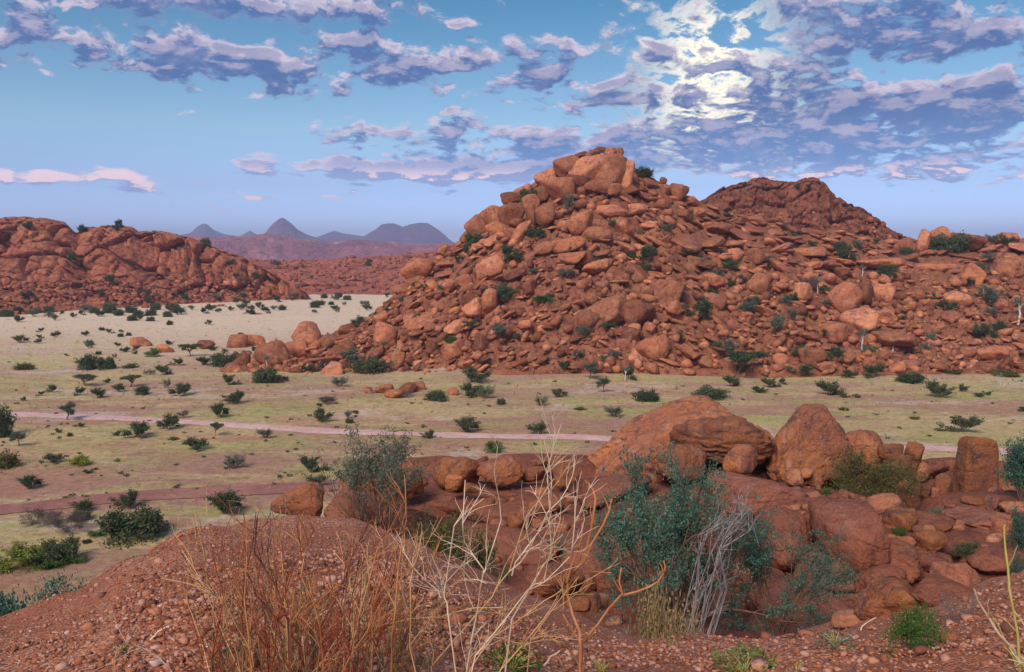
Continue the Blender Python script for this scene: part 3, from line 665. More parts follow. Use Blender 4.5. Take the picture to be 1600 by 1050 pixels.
# ------------------------------------------------------------------ boulders of the big hill
ME3 = [mesh_np('boulder', v, f, M_bould) for v, f in PR3]
def crest_y(px):
    return float(np.interp(px, [c[0] for c in BUTTE_CREST], [c[1] for c in BUTTE_CREST]))
def bigb(px, py, w, h, tilt, seed, desc, label=None, land=None, kind=0, flat=None, Y=None, lvl=4, dk=1., **sh):
    P, N = hit(px, py + h * .35)
    if P is None: P, N = hit(px, py + h * .5 + 4)
    if Y is None: Y = P.y
    sc = Y / F; a, c = w / 2 * sc, h / 2 * sc; b = max(a, c) * .8 * dk
    pr = dict(planes=9, p=9., rough=.13, crack=.06, lay=.05); pr.update(sh)
    V, Fc = rock_shape(seed, lvl, **pr); V = V * np.array([a, b, c]) @ rotm(0, -R(tilt), 0).T
    C = world(px, py, Y)
    o = link('boulder', mesh_np('boulder', V, Fc, M_bould), loc=C, category='boulder')
    note(o, 'boulder', desc, px, py, w, label, land)
SB = [ # the summit and other stand-out blocks
 (890,266,46,40,10,1,'rounded block at the left end of the summit cap of the boulder hill','left block of the summit cap'),
 (920,268,60,46,10,2,'tall rounded block in the middle of the summit cap',None),
 (952,268,50,50,-6,3,'highest block of the boulder hill summit, split by a dark crack','highest summit block'),
 (978,274,30,46,-18,4,'steep block closing the summit cap on its right',None),
 (938,234,22,10,0,5,'small flat stone on the very top of the hill',None),(954,236,20,12,0,6,'middle one of the small stones on the very top of the hill',None),(967,239,14,15,0,7,'rounded knob at the right end of the hilltop',None),
 (900,283,36,18,0,8,'flat overhanging slab under the left of the summit cap',None),(905,243,24,8,15,81,'thin flat stone lying on the left shoulder of the summit cap',None),
 (855,280,36,28,20,9,'boulder stepping down left from the summit cap',None),(875,298,46,38,0,10,'big round boulder below the left block of the summit cap',None),(910,296,26,18,0,11,'small block below the overhanging slab',None),
 (935,292,44,24,0,12,'wide block under the highest summit block',None),(960,296,24,18,0,13,'block right of the wide block under the summit',None),(982,296,32,16,0,14,'low block under the right end of the summit cap',None),
 (1060,302,30,26,-10,15,'squared boulder out on the right shoulder of the hill','squared shoulder boulder'),(1036,282,12,10,0,16,'tiny knob on the ridge left of the squared shoulder boulder',None),
 (1018,288,26,14,-20,17,'low boulder right below the summit shrub',None),(1040,296,24,14,-15,18,'boulder between the summit shrub and squared shoulder boulder',None),
 (798,310,28,24,25,19,'rounded boulder on the left skyline step of the hill','left skyline step boulder'),(818,300,28,18,20,20,'boulder just above the left skyline step',None),(830,316,26,24,10,21,'block beside the dark shrub on the left skyline',None),
 (850,303,20,22,0,22,'block between the left skyline step and big round boulder',None),(770,338,44,30,30,23,'long leaning block on the left skyline below the step',None),(745,355,30,30,40,24,'boulder lowest on the steep left skyline',None),
 (800,336,40,34,20,25,'big leaning block inside the left skyline',None),(830,338,16,34,5,26,'narrow upright slab below the dark skyline shrub',None),(850,335,34,32,10,27,'fluted block right of the narrow upright slab',None),(775,358,30,24,30,28,'block low on the left shoulder',None),
 (908,348,44,30,18,29,'pale orange block in the middle of the upper slope',None),(935,366,50,22,-8,30,'broad slab under the pale orange block',None),(960,330,56,20,4,31,'long ledge block below the summit',None),(995,326,34,16,10,32,'ledge block right of the long ledge',None),
 (1068,335,32,16,-10,33,'flat block below the squared shoulder boulder',None),(1092,332,22,14,-8,34,'small flat block right along the shoulder',None),
 (765,420,48,30,28,35,'large pale pink slab lying on the left slope','pale pink slab'),(725,438,22,22,50,36,'angular block standing left of the pale pink slab',None),(798,430,50,14,24,37,'long thin slab right of the pale pink slab',None),
 (882,384,60,20,12,38,'orange split slab across the mid slope','orange split slab'),(893,404,44,18,6,39,'oblong block under the orange split slab',None),(913,403,28,20,5,40,'block right of the oblong one',None),(935,374,40,9,10,41,'thin overhanging ledge slab',None),
 (850,388,34,18,30,42,'tilted block left of the orange split slab',None),(945,492,84,40,24,43,'great smooth pink slab low on the hill front','great smooth pink slab'),(990,490,66,44,20,44,'cracked half of the great smooth pink slab on its right',None),(915,505,50,36,35,45,'left wing of the great smooth pink slab',None),
 (1020,545,56,34,15,46,'grey topped boulder at the foot of the hill front',None),(765,470,26,36,-10,47,'upright egg shaped boulder left of a grey green shrub',None),(737,470,30,20,-10,48,'round pink boulder left of the upright egg shaped one',None),
 (690,475,32,18,30,49,'pale flat boulder on the lower left flank',None),(478,520,42,34,10,50,'largest peaked boulder of the tail of rocks on the left','peaked tail boulder'),(424,556,50,40,20,51,'big round boulder with a white trunk before it','round boulder behind the white trunk'),
 (460,548,44,28,5,52,'boulder between the peaked tail boulder and the round one',None),(376,566,34,22,10,53,'low boulder left of the big round tail boulder',None),(220,535,34,14,0,54,'long low pink boulder alone on the pale flat','lone pink boulder'),(258,545,24,14,0,55,'smaller pink boulder right of the lone pink boulder',None),
 (370,534,34,22,8,56,'humped pink boulder at the left end of the tail',None),(400,532,32,18,0,57,'pink boulder right of the humped one',None),(322,539,26,14,0,58,'low purple boulder left of the tail of rocks',None),
 (602,522,36,34,-8,59,'faceted orange block near the left foot of the hill',None),(585,552,34,12,24,60,'flat tilted slab at the left foot of the hill',None),(622,562,22,24,0,61,'upright block at the left foot of the hill',None),(675,545,20,22,0,62,'bright orange block near the left foot',None),
 (1300,520,44,30,0,63,'big dark purple boulder on the lower right slope',None),(1320,465,44,44,-40,64,'long slab leaning right on the right slope',None),(1350,458,26,34,5,65,'dark sided block in a row on the right slope','dark sided block'),
 (1380,458,30,26,-10,66,'block right of the dark sided block',None),(1510,380,60,24,-8,67,'long skyline ledge at the right edge of the hill',None),(1470,372,38,34,0,68,'rounded boulder under the big dark round shrub',None),(1415,385,30,28,-20,69,'triangular pink boulder on the right skyline','triangular skyline boulder'),
 (1443,378,22,34,-35,70,'leaning spike of rock right of the triangular skyline boulder',None),(1550,552,46,22,0,71,'long flat topped boulder at the lower right foot of the hill','flat topped foot boulder'),(1395,530,60,22,-4,72,'smooth low slab on the lower right slope',None),
 (1570,372,40,16,0,73,'skyline block nearest the right edge',None),(1260,395,60,16,6,74,'low ledge in the saddle below the second peak',None),(1180,400,34,24,0,75,'block left of the saddle ledge',None),(1150,398,24,20,10,76,'rounded block farther left of the saddle ledge',None),
 (1375,412,70,14,4,77,'long ledge under the right skyline',None),(1460,418,80,12,0,78,'longest flat ledge on the upper right slope',None),(1255,455,28,26,0,79,'pale block beside the grey tree on the right slope',None),
 (600,608,30,14,0,90,'largest stone of the small red group out on the grass',None),(637,606,32,16,0,91,'rounded stone in the small red group out on the grass',None),(655,603,20,14,0,92,'right stone of the small red group out on the grass',None),(708,612,18,12,0,93,'lone orange stone right of the small red group',None),(615,616,30,14,0,94,'front stone of the small red group out on the grass',None),(575,610,16,10,0,95,'left stone of the small red group out on the grass',None),
]
for (x, y, w, h, t, sd, lab, land) in SB:
    bigb(x, y, w * 1.08, h * 1.1, t, 700 + sd, None, lab, land)
def hill_sample(N, seed):
    rg = np.random.default_rng(seed); out = []
    while len(out) < N:
        x = rg.uniform(330, 1640)
        cy = crest_y(x); y = rg.uniform(max(cy - 2, 236), 590)
        if y > 584 - 6 * rg.random(): continue
        # size in pixels by zone
        if x < 560: m = 13 if y < 575 else 9
        elif y > 430: m = 10.5 + 2 * math.sin(x * .02)
        elif x > 1060: m = 15
        else: m = 13
        if x < 640 and y > 560: m = 11
        s = float(np.clip(rg.lognormal(math.log(m), .48), 5, 46))
        P, Nn = hit(x, y)
        if P is None or P.y > 325 or P.z < -.5: continue
        out.append((x, y, s, P, Nn))
    return out
sam = hill_sample(4600, 77)
# behind the crest too, sparsely, so that the hill keeps its rubble from the side
rg = np.random.default_rng(78)
sam.sort(key=lambda q: -q[2])
taken = [(b[0], b[1], max(b[2], b[3])) for b in SB]
small = []; nb = 0
for (x, y, s, P, Nn) in sam:
    if any(abs(x - tx) < (tw + s) * .36 and abs(y - ty) < (tw * .6 + s) * .3 for tx, ty, tw in taken[:95]): continue
    if s > 15 and any(abs(x - tx) < (tw + s) * .34 and abs(y - ty) < (tw + s) * .24 for tx, ty, tw in taken[95:]): continue
    if s > 15: taken.append((x, y, s))
    w = s / 2 / F * P.y; slab = (x > 1050 and y < 425) or rg.random() < .3
    flat = rg.uniform(.24, .42) if slab else rg.uniform(.45, .95)
    sx, sy, sz = w * rg.uniform(1.0, 1.7 if slab else 1.2), w * rg.uniform(.9, 1.4), w * flat
    slope = (crest_y(x - 25) - crest_y(x + 25)) / 50
    ti = math.degrees(math.atan(np.clip(slope, -.6, .8))) * .7 + rg.normal(0, 14 if slab else 24)
    loc = Vector(P) + Vector((0, -sy * .1, sz * rg.uniform(.1, .45))); k = int(rg.integers(12)); ang = rg.uniform(-.7, .7) + math.pi * (rg.random() < .5)
    if nb < 105 and s > 15.5:
        o = link('boulder', ME3[k], loc=loc, category='boulder'); o.scale = (sx, sy, sz); o.rotation_euler = Matrix(rotm(R(rg.normal(0, 12)), -R(ti), 0) @ rotm(0, 0, ang)).to_euler()
        tone = 'slab like' if slab else ('rounded' if k % 4 in (0, 3) else 'angular')
        note(o, 'boulder', 'orange ' + tone, x, y, s); nb += 1
    else:
        v, f = (PR2 if s > 9 else PR1)[k] if False else PR2[k]
        small.append((((v * np.array([sx, sy, sz])) @ rotm(0, 0, ang).T) @ rotm(R(rg.normal(0, 12)), -R(ti), 0).T + np.array(loc), f))
print('hill stones', len(small), 'boulders', nb)
v, f = merge(small)
link('small_boulders', mesh_np('small_boulders', v, f, M_bould), kind='stuff', label='countless smaller orange boulders packed over the big hill', category='boulders')
# rubble on the far hills
def rubble(name, N, seed, x0, x1, y0, y1, ymin, ymax, m, mat, label):
    rg = np.random.default_rng(seed); sm = []
    V1 = [rock_shape(540 + i, 1, planes=9, p=12, rough=.05) for i in range(8)]
    for _ in range(N):
        x, y = rg.uniform(x0, x1), rg.uniform(y0, y1); P, Nn = hit(x, y)
        if P is None or not (ymin < P.y < ymax) or P.z < .3: continue
        w = float(np.clip(rg.lognormal(math.log(m), .4), 3, 16)) / 2 / F * P.y; v, f = V1[rg.integers(8)]
        sm.append(((v * np.array([w, w, w * rg.uniform(.5, 1.1)])) @ rotm(0, rg.normal(0, .4), rg.uniform(0, 6)).T + np.array(P), f))
    v, f = merge(sm); link(name, mesh_np(name, v, f, mat), kind='stuff', label=label, category='boulders')
rubble('small_boulders', 900, 1, -40, 420, 440, 492, 340, 500, 6, M_cliff, 'small red boulders strewn below the cliffs of the left hill')
rubble('small_boulders', 900, 2, 250, 720, 395, 462, 500, 760, 5, M_ridge, 'small red boulders strewn over the far red ridge')
rubble('small_boulders', 160, 3, 1090, 1410, 330, 372, 326, 460, 6, M_cliff, 'small red boulders strewn over the second peak')

# ------------------------------------------------------------------ gravel
rg = np.random.default_rng(9); V1 = [rock_shape(560 + i, 1, planes=7, p=30, rough=.12) for i in range(10)]
D0, F0 = ico(1)
Np = 19000
px = rg.uniform(-60, 1660, Np * 2); py = rg.uniform(795, 1060, Np * 2)
u, s = uv(px, py)
# march the rays to the smooth near surface in one go
Yq = np.full(len(px), 2.0)
hitY = np.full(len(px), np.nan)
for st in np.linspace(2.2, 13.5, 130):
    z, b = near_h(u * st, np.full(len(px), st)); below = (CAMZ + s * st < z) & np.isnan(hitY); hitY[below] = st - .04
ok = ~np.isnan(hitY); X, Y = (u * hitY)[ok][:Np], hitY[ok][:Np]
X2, Y2 = rg.uniform(-11, 11, 3500), rg.uniform(-3, 13, 3500)
lx = rg.uniform(185, 330, 900); lY = np.interp(lx, [185, 330], [8.9, 9.9]) + rg.normal(0, .18, 900) ; lu = uv(lx, 850)[0]
X2, Y2 = np.concatenate([X2, lu * lY]), np.concatenate([Y2, lY])
X, Y = np.concatenate([X, X2]) + rg.normal(0, .05, len(X) + 4400), np.concatenate([Y, Y2]) + rg.normal(0, .1, len(Y) + 4400)
Z, b = near_surface(X, Y); keep = b < .6; X, Y, Z = X[keep], Y[keep], Z[keep]
size = np.clip(rg.lognormal(math.log(.0074), .42, len(X)), .004, .03); big = rg.random(len(X)) < .014; size[big] *= rg.uniform(1.8, 3.4, big.sum())
Vp = np.stack([V1[i][0] for i in range(10)])[rg.integers(0, 10, len(X))] * size[:, None, None] * rg.uniform(.6, 1.3, (len(X), 1, 3)) * np.array([1, 1, .7])
a = rg.uniform(0, 6.28, len(X)); ca, sa = np.cos(a)[:, None], np.sin(a)[:, None]
Vp = np.stack([Vp[..., 0] * ca - Vp[..., 1] * sa, Vp[..., 0] * sa + Vp[..., 1] * ca, Vp[..., 2]], -1)
Vp += np.stack([X, Y, Z + size * .3], -1)[:, None]
Fp = (F0[None] + (np.arange(len(X)) * len(D0))[:, None, None]).reshape(-1, 3)
link('gravel', mesh_np('gravel', Vp, Fp, M_pebble, smooth=False), kind='stuff', label='loose red and pink gravel covering the near slope', category='gravel')
print('pebbles', len(X))
#--PART3--
# ------------------------------------------------------------------ plants
def tube(pts, rad, n=5):
    """tapered tube along a line; returns verts, quads"""
    P = np.array(pts, float); m = len(P); T = np.gradient(P, axis=0); T /= np.linalg.norm(T, axis=1)[:, None] + 1e-9
    ref = np.array([.3, .9, .2]); A = np.cross(T, ref); A /= np.linalg.norm(A, axis=1)[:, None] + 1e-9; B = np.cross(T, A)
    th = np.arange(n) * 2 * math.pi / n; rad = np.broadcast_to(rad, (m,))
    V = P[:, None] + (A[:, None] * np.cos(th)[None, :, None] + B[:, None] * np.sin(th)[None, :, None]) * rad[:, None, None]
    i = np.arange(m - 1)[:, None] * n; j = np.arange(n)[None]; j2 = (j + 1) % n
    Fq = np.stack([i + j, i + j2, i + n + j2, i + n + j], -1).reshape(-1, 4)
    return V.reshape(-1, 3), Fq
def leaves(C, size, rg, asp=.45, up=0., blade=False):
    """one small kite-shaped leaf at each centre"""
    C = np.asarray(C); n = len(C); sz = size * rg.uniform(.6, 1.35, (n, 1))
    a = rg.normal(size=(n, 3)); a[:, 2] += up; a /= np.linalg.norm(a, axis=1)[:, None]
    b = np.cross(a, rg.normal(size=(n, 3))); b /= np.linalg.norm(b, axis=1)[:, None]
    V = np.stack([C - a * sz, C + b * sz * asp, C + a * sz, C - b * sz * asp], 1).reshape(-1, 3)
    return V, np.arange(4 * n).reshape(-1, 4)
def grow(rg, p, d, L, r, lev, out, tips, kids=3, spread=.6, up=.15, wig=.18, shrink=.68, seg=3, flat=None, n=4, tl=1):
    pts = [np.array(p, float)]; d = np.array(d, float); rs = [r]
    for i in range(seg):
        d = d + rg.normal(0, wig, 3) + np.array([0, 0, up]) * .3; d /= np.linalg.norm(d)
        q = pts[-1] + d * L / seg
        if flat and q[2] > flat: q[2] = flat - rg.random() * .1 * flat
        pts.append(q); rs.append(r * (1 - .45 * (i + 1) / seg))
        if lev <= tl: tips.append(q)
    out.append(tube(pts, rs, n))
    if lev <= 0: return
    for _ in range(kids):
        k = rg.uniform(.35, 1.0); i = min(int(k * seg), seg - 1); base = pts[i] + (pts[i + 1] - pts[i]) * (k * seg - i)
        a = rg.normal(size=3); a -= a.dot(d) * d; a /= np.linalg.norm(a)
        nd = d + a * spread * rg.uniform(.5, 1.3); nd /= np.linalg.norm(nd)
        grow(rg, base, nd, L * shrink * rg.uniform(.75, 1.2), max(rs[i] * .55, .15 * r), lev - 1, out, tips, kids, spread, up, wig, shrink, seg, flat, n, tl)
    grow(rg, pts[-1], d, L * shrink, rs[-1], lev - 1, out, tips, kids, spread, up, wig, shrink, seg, flat, n, tl)
def plant(seed, stems=5, height=1., width=1., lev=2, kids=3, lean=.6, spread=.6, L=.45, r=.02, leaf=.03, perclump=8, clump=.06, up=.15, wig=.18, flat=None, base=.05, shrink=.68, low=0, asp=.45, lup=.3, thin=1., n=4, one=False, tl=1, zlo=0.):
    """unit plant, foot at the origin: returns (wood, leaves)"""
    rg = np.random.default_rng(seed); out, tips = [], []
    if one:
        pts = [np.zeros(3)]; 
        for i in range(3): pts.append(pts[-1] + np.array([rg.normal(0, .04), rg.normal(0, .04), base]))
        out.append(tube(pts, [r * 1.6, r * 1.4, r * 1.2, r], n)); o0 = pts[-1]
    else: o0 = None
    for i in range(stems):
        a = 2 * math.pi * (i + rg.uniform(-.3, .3)) / stems; l = lean * rg.uniform(.35, 1.2)
        d = np.array([math.cos(a) * l, math.sin(a) * l, 1.]); d /= np.linalg.norm(d)
        p = o0 if one else np.array([math.cos(a), math.sin(a), 0]) * base
        grow(rg, p, d, L * rg.uniform(.8, 1.2), r, lev, out, tips, kids, spread, up, wig, shrink, 3, flat, n, tl)
    T = np.array(tips)
    if low:   # foliage down to the ground
        q = rg.normal(size=(low, 3)); q /= np.linalg.norm(q, axis=1)[:, None]; q = q * rg.uniform(.5, 1, (low, 1)) ** .5; q[:, 2] = np.abs(q[:, 2]) * .85; q *= (.45 + 1.0 * vnoise(q * 2.6 + seed, seed))[:, None]
        h = T[:, 2].max(); w = np.abs(T[:, :2]).max() * .8; T = np.concatenate([T, q * [w, w, h]])
    V, Fq = merge(out)
    keep = (rg.random(len(T)) < thin) & (T[:, 2] > zlo * T[:, 2].max()); T = T[keep]
    C = np.repeat(T, perclump, 0) + rg.normal(0, clump, (len(T) * perclump, 3)) * [1, 1, .6]
    C = C[C[:, 2] > 0]
    LV, LF = leaves(C, leaf, rg, asp, lup)
    # normalise: unit height, unit half width
    h = max(LV[:, 2].max(), V[:, 2].max()); w = np.percentile(np.abs(LV[:, :2]), 98)
    k = np.array([width / w, width / w, height / h]); return (V * k, Fq), (LV * k, LF)
KIND = {}
def kindmesh(key, wood, leafm, **kw):
    """a plant kind: several grown individuals"""
    KIND[key] = []
    for sd in kw.pop('seeds'):
        w, l = plant(sd, **kw)
        KIND[key].append((mesh_np('branches', *w, wood), mesh_np('foliage', *l, leafm, smooth=False)))
kindmesh('acacia', B_brown, L_dark, seeds=(1, 2, 3), stems=6, lean=.9, L=.42, perclump=9, clump=.055, leaf=.040, lev=2, kids=3, r=.018)
kindmesh('grey', B_brown, L_grey, seeds=(4, 5), stems=6, lean=.8, L=.42, perclump=6, clump=.05, leaf=.034, lev=2, kids=3, r=.018)
kindmesh('dense', B_brown, L_dark, seeds=(6, 7), stems=7, lean=1.2, L=.38, perclump=8, clump=.07, leaf=.042, low=260, lev=2, kids=3)
kindmesh('low', B_brown, L_olive, seeds=(8, 9), stems=8, lean=1.3, L=.35, perclump=8, clump=.06, leaf=.045, low=160, lev=1, kids=4)
kindmesh('tree', B_brown, L_grey, seeds=(10, 11), stems=4, lean=1.1, L=.36, perclump=9, clump=.06, leaf=.04, one=True, base=.17, lev=2, kids=3, r=.03, up=.0)
kindmesh('flat', B_brown, L_dark, seeds=(12, 13), stems=6, lean=1.6, L=.45, perclump=9, clump=.06, leaf=.04, one=True, base=.1, flat=.75, lev=2, kids=3, r=.03)
kindmesh('bare', B_grey, L_purp, seeds=(14, 15), stems=9, lean=.9, L=.4, perclump=3, clump=.05, leaf=.028, asp=.2, lev=3, kids=3, r=.012)
kindmesh('yellow', B_tan, L_yel, seeds=(16,), stems=9, lean=.9, L=.4, perclump=10, clump=.06, leaf=.042, low=140, lev=2, kids=2)
kindmesh('green', B_brown, L_green, seeds=(17,), stems=7, lean=.9, L=.4, perclump=8, clump=.06, leaf=.04, low=120, lev=2, kids=3)
kindmesh('ghost', B_pale, L_grey, seeds=(18, 19), stems=3, lean=.9, L=.3, perclump=7, clump=.06, leaf=.032, one=True, base=.2, lev=2, kids=2, r=.045, up=.1, n=5)
LOOK = {'acacia': 'dark green many stemmed', 'grey': 'grey green open', 'dense': 'dense dark green', 'low': 'low olive', 'tree': 'grey green tree like', 'flat': 'dark green flat topped', 'bare': 'leafless purple grey', 'yellow': 'yellow green', 'green': 'fresh green', 'ghost': 'white trunked'}
rgp = np.random.default_rng(41)
def shrub(px, py, w, h, kind, label=None, land=None, noun=None, Yx=None, big=True):
    P, N = hit(px, py)
    if P is None or P.y > 2000: return
    if Yx is not None: P = Vector((float(uv(px, py)[0]) * Yx, Yx, 0)); P = drop(P.x, P.y)
    k = KIND[kind]; wm, lm = k[int(rgp.integers(len(k)))]
    sx = w / 2 * P.y / F; sz = h * P.y / F; nm = 'tree' if kind in ('tree', 'flat', 'ghost') else 'shrub'
    e = link(nm, None, loc=P - Vector((0, 0, sz * .03)), category=nm); e.rotation_euler = (0, 0, rgp.uniform(0, 6.28)); e.scale = (sx, sx, sz)
    e.empty_display_size = .2
    link('trunk' if nm == 'tree' else 'branches', wm, parent=e); link('foliage', lm, parent=e)
    note(e, nm, LOOK[kind], px, py - h / 2, max(w, h), label, land); return e
A, G, D_, O, T_, Fl, B_, Yl, Gn, W_ = 'acacia', 'grey', 'dense', 'low', 'tree', 'flat', 'bare', 'yellow', 'green', 'ghost'
PLANTS = [
 (38,577,30,13,O,'olive green low bush on the pale grass at the left, shaped like a cap','cap shaped olive bush'),(139,577,32,29,D_,'dark dense left tree of a pair on the pale grass','dark pair of trees'),(167,577,26,25,D_,'dense right tree of a pair on the pale grass',None),
 (204,575,22,9,O),(234,586,18,12,B_),(255,586,24,20,A),(137,603,38,20,Fl),(125,617,18,14,A),(154,622,26,20,A),(81,613,20,15,A),(186,612,20,16,A),(203,604,32,20,Fl),(223,616,22,17,D_),(283,618,34,23,A),(262,606,14,16,G),(358,601,26,20,A),
 (368,630,32,24,A),(343,652,28,28,A),(337,681,24,22,Fl),(106,656,30,30,T_,'small grey tree standing in front of the pink dirt track on the left','grey tree by the track'),(4,681,34,56,D_,'tall dark tree cut by the left edge of the picture','tall dark tree at the left edge'),
 (29,697,24,26,T_),(8,729,44,30,O,'round olive bush cut by the left edge below the tall dark tree',None),(83,723,28,18,A),(125,727,34,18,Yl,'bright yellow green bush in the pale grass patch on the left','bright yellow green bush'),(47,763,34,26,A),
 (215,683,42,28,A,'twin crowned shrub just below the pink dirt track','twin crowned shrub'),(264,670,34,27,A,'rounded shrub overlapping the pink dirt track','shrub overlapping the track'),(287,653,18,15,B_),(271,687,16,6,O),(305,703,36,24,A),(365,732,36,24,G),
 (353,802,54,44,A,'large dark shrub just behind the left shoulder of the gravel mound','large shrub behind the gravel mound'),(200,792,40,32,A),(211,838,92,56,D_,'biggest dark spreading bush left of the gravel mound','biggest dark spreading bush'),(64,820,58,34,B_,'purple grey leafless shrub on the red soil lower left','purple leafless shrub'),
 (110,830,62,36,B_),(133,798,38,22,A),(125,812,36,18,D_),(92,878,58,46,D_,'dark conical bush above the blue green thicket','dark conical bush'),(151,838,24,12,Gn),(136,740,16,8,A),(136,848,14,7,D_),(128,878,22,12,Gn),
 (30,884,80,40,Yl,'yellow green bush above the blue green thicket at the left edge','yellow green bush above the thicket'),(70,884,60,26,Gn),
 (416,597,44,28,D_,'dense dark bush in front of the big round tail boulder','dense bush before the tail boulder'),(443,595,18,9,A),(483,581,24,14,A),(506,578,20,20,B_),(546,576,38,36,T_,'green tree beside the wide dark bush at the foot of the hill',None),(580,581,62,26,D_,'wide dark green bush at the left foot of the big hill','wide dark bush at the hill foot'),
 (529,604,28,17,G),(509,631,38,15,B_,'low purple brown bush lying on the grass in the middle of the valley','low purple brown bush'),(500,658,34,24,A),(543,653,14,14,G),(416,684,26,18,G,'round grey green shrub on the pink dirt track itself','round shrub on the track'),(683,625,38,18,D_),(633,620,26,15,B_),
 (739,597,46,28,A,'upper bush of the cluster in front of the hill middle','upper bush of the middle cluster'),(736,620,36,26,A),(758,623,28,24,G),(730,675,40,30,A,'open rounded shrub just above the pink dirt track in the centre','rounded shrub above the track'),(670,684,22,15,A),(769,706,30,20,Gn),(486,738,38,32,A),(493,762,38,24,A),
 (783,632,14,12,D_),(844,634,22,18,G),(873,620,26,16,A),(942,613,22,28,T_,'slim little tree on the grass right of centre','slim little tree'),(961,651,30,20,G),(844,678,34,24,A,'rounded shrub touching the pink track just left of the whale backed boulder',None),(906,640,18,5,O),(880,582,26,24,A),(922,592,30,30,T_),(984,592,30,24,A),
 (1010,626,38,21,D_,'dense dome shaped bush above the whale backed boulder','dome shaped bush'),(1108,621,58,20,D_),(1143,604,30,22,A),(1185,614,24,13,A),(1202,605,28,18,A),(1223,600,16,11,A),(1154,586,82,40,Fl,'widest dark flat topped tree at the foot of the hill','widest flat topped tree'),(1140,556,26,32,G),(1255,585,42,20,A),(1295,617,42,27,A,'dark wind shaped shrub on the grass beyond the pyramid boulder','wind shaped shrub'),
 (1317,621,18,9,A),(1325,590,24,14,A),(1424,598,42,20,D_),(1464,621,38,32,A),(1505,612,18,15,A),(1505,675,56,32,A,'spreading many stemmed shrub just above the pink track behind the standing stone','spreading shrub behind the standing stone'),(1365,589,40,24,A),(1544,617,12,7,A),(1530,620,18,8,A),(1319,641,14,6,O),(1429,655,14,6,O),(1598,643,16,9,A),(1338,621,14,7,O),
 (1572,587,40,10,O),(1490,583,26,8,O),(1595,720,34,24,A),
 (32,535,24,14,A),(62,529,10,8,A),(87,527,14,12,A),(134,525,12,10,A),(139,544,14,11,G),(197,550,16,10,A),(239,557,22,15,Gn),(183,541,10,8,A),(213,547,12,8,A),(296,557,32,22,Fl),(352,572,44,26,D_),(318,570,28,16,A),(278,571,24,14,A),(248,548,12,8,A),(330,548,14,9,A),
 # on the boulder hill
 (1006,276,28,18,D_,'dark round shrub on the skyline right of the summit cap','summit shrub'),(834,288,12,8,A),(828,316,32,26,D_,'large dark shrub on the left skyline below the summit','left skyline shrub'),(836,371,32,20,D_),(889,334,18,34,G),(889,314,18,10,A),(1008,411,44,32,A,'largest round shrub high on the hill front','largest high shrub'),
 (959,355,26,15,G),(944,307,14,8,A),(785,468,42,30,D_,'broad dark shrub on the left slope below the pale pink slab','broad left slope shrub'),(851,473,32,16,Gn,'bright green low shrub in the middle of the left slope','bright green slope shrub'),(834,428,20,11,G),(881,434,28,18,G),(992,373,18,18,G),(1044,364,20,17,G),(1046,463,42,28,A),(1092,503,48,44,A,'tallest bushy shrub on the hill front','tallest hill front shrub'),
 (1123,441,20,26,G),(1096,352,18,10,A),(1090,307,12,6,A),(1137,341,16,10,A),(740,513,28,19,A),(781,545,24,48,T_,'thin upright tree low on the hill front, left of the middle','thin upright tree'),(729,399,16,24,A),(716,410,18,16,A),(700,372,14,8,A),(670,452,20,14,A),(693,455,22,14,G),(1160,352,14,10,A),(1222,357,22,9,G),(1242,374,26,16,T_),
 (1270,388,16,13,A),(1199,415,28,18,A),(1322,412,30,34,A,'shrub with a bare grey lower half under the second peak','shrub under the second peak'),(1369,381,12,10,A),(1386,429,32,19,D_),(1480,392,54,34,D_,'great dark round shrub grown over a boulder on the right skyline','great round skyline shrub'),(1542,409,24,18,G),(1577,369,26,9,A),(1598,362,14,14,A),
 (1160,444,22,18,A),(1187,442,28,20,A),(1262,452,32,26,B_),(1168,494,32,30,G),(1213,524,28,40,G),(1479,485,32,19,A),(1511,447,22,15,A),(1545,479,42,36,G,'big grey green shrub near the right edge of the hill','big grey green shrub'),(1537,531,36,32,A,'rounded upright shrub low on the right slope','rounded upright shrub'),(1454,540,18,26,G),(1419,543,26,9,A),
 (1417,366,10,10,T_),(560,512,30,22,A),(585,498,18,12,A),(607,490,16,12,A),(652,528,14,10,A),(705,535,18,12,Gn),(628,470,12,9,A),(600,545,14,14,G),(652,500,16,16,A),(1240,500,22,20,G),(1060,530,18,14,A),(960,470,12,8,A),(905,560,24,16,G),(960,560,18,16,G),(1340,475,18,10,A),(1400,500,26,10,A),(1290,480,18,14,G),(1230,470,12,9,A),
 (1590,506,34,46,W_,'white trunked tree with grey green crown at the right edge of the hill','white trunked tree at the right edge'),(1347,548,20,38,W_,'tall thin white trunked tree low on the right slope','tall white trunked tree'),(1395,548,14,26,W_),(1265,575,22,32,W_,'short thick white trunked tree at the foot of the right slope','short white trunked tree'),(1347,432,12,20,W_),(1277,458,16,26,W_),(1563,602,10,22,W_),(1536,458,12,16,W_),
 (417,578,12,26,W_,'small white trunked tree in front of the big round tail boulder',None),(977,594,12,24,W_),(883,425,14,18,W_),
]
for row in PLANTS:
    x, y, w, h, k = row[:5]; lab = row[5] if len(row) > 5 else None; land = row[6] if len(row) > 6 else None
    shrub(x, y, w, h, k, lab, land)
rg = np.random.default_rng(17)
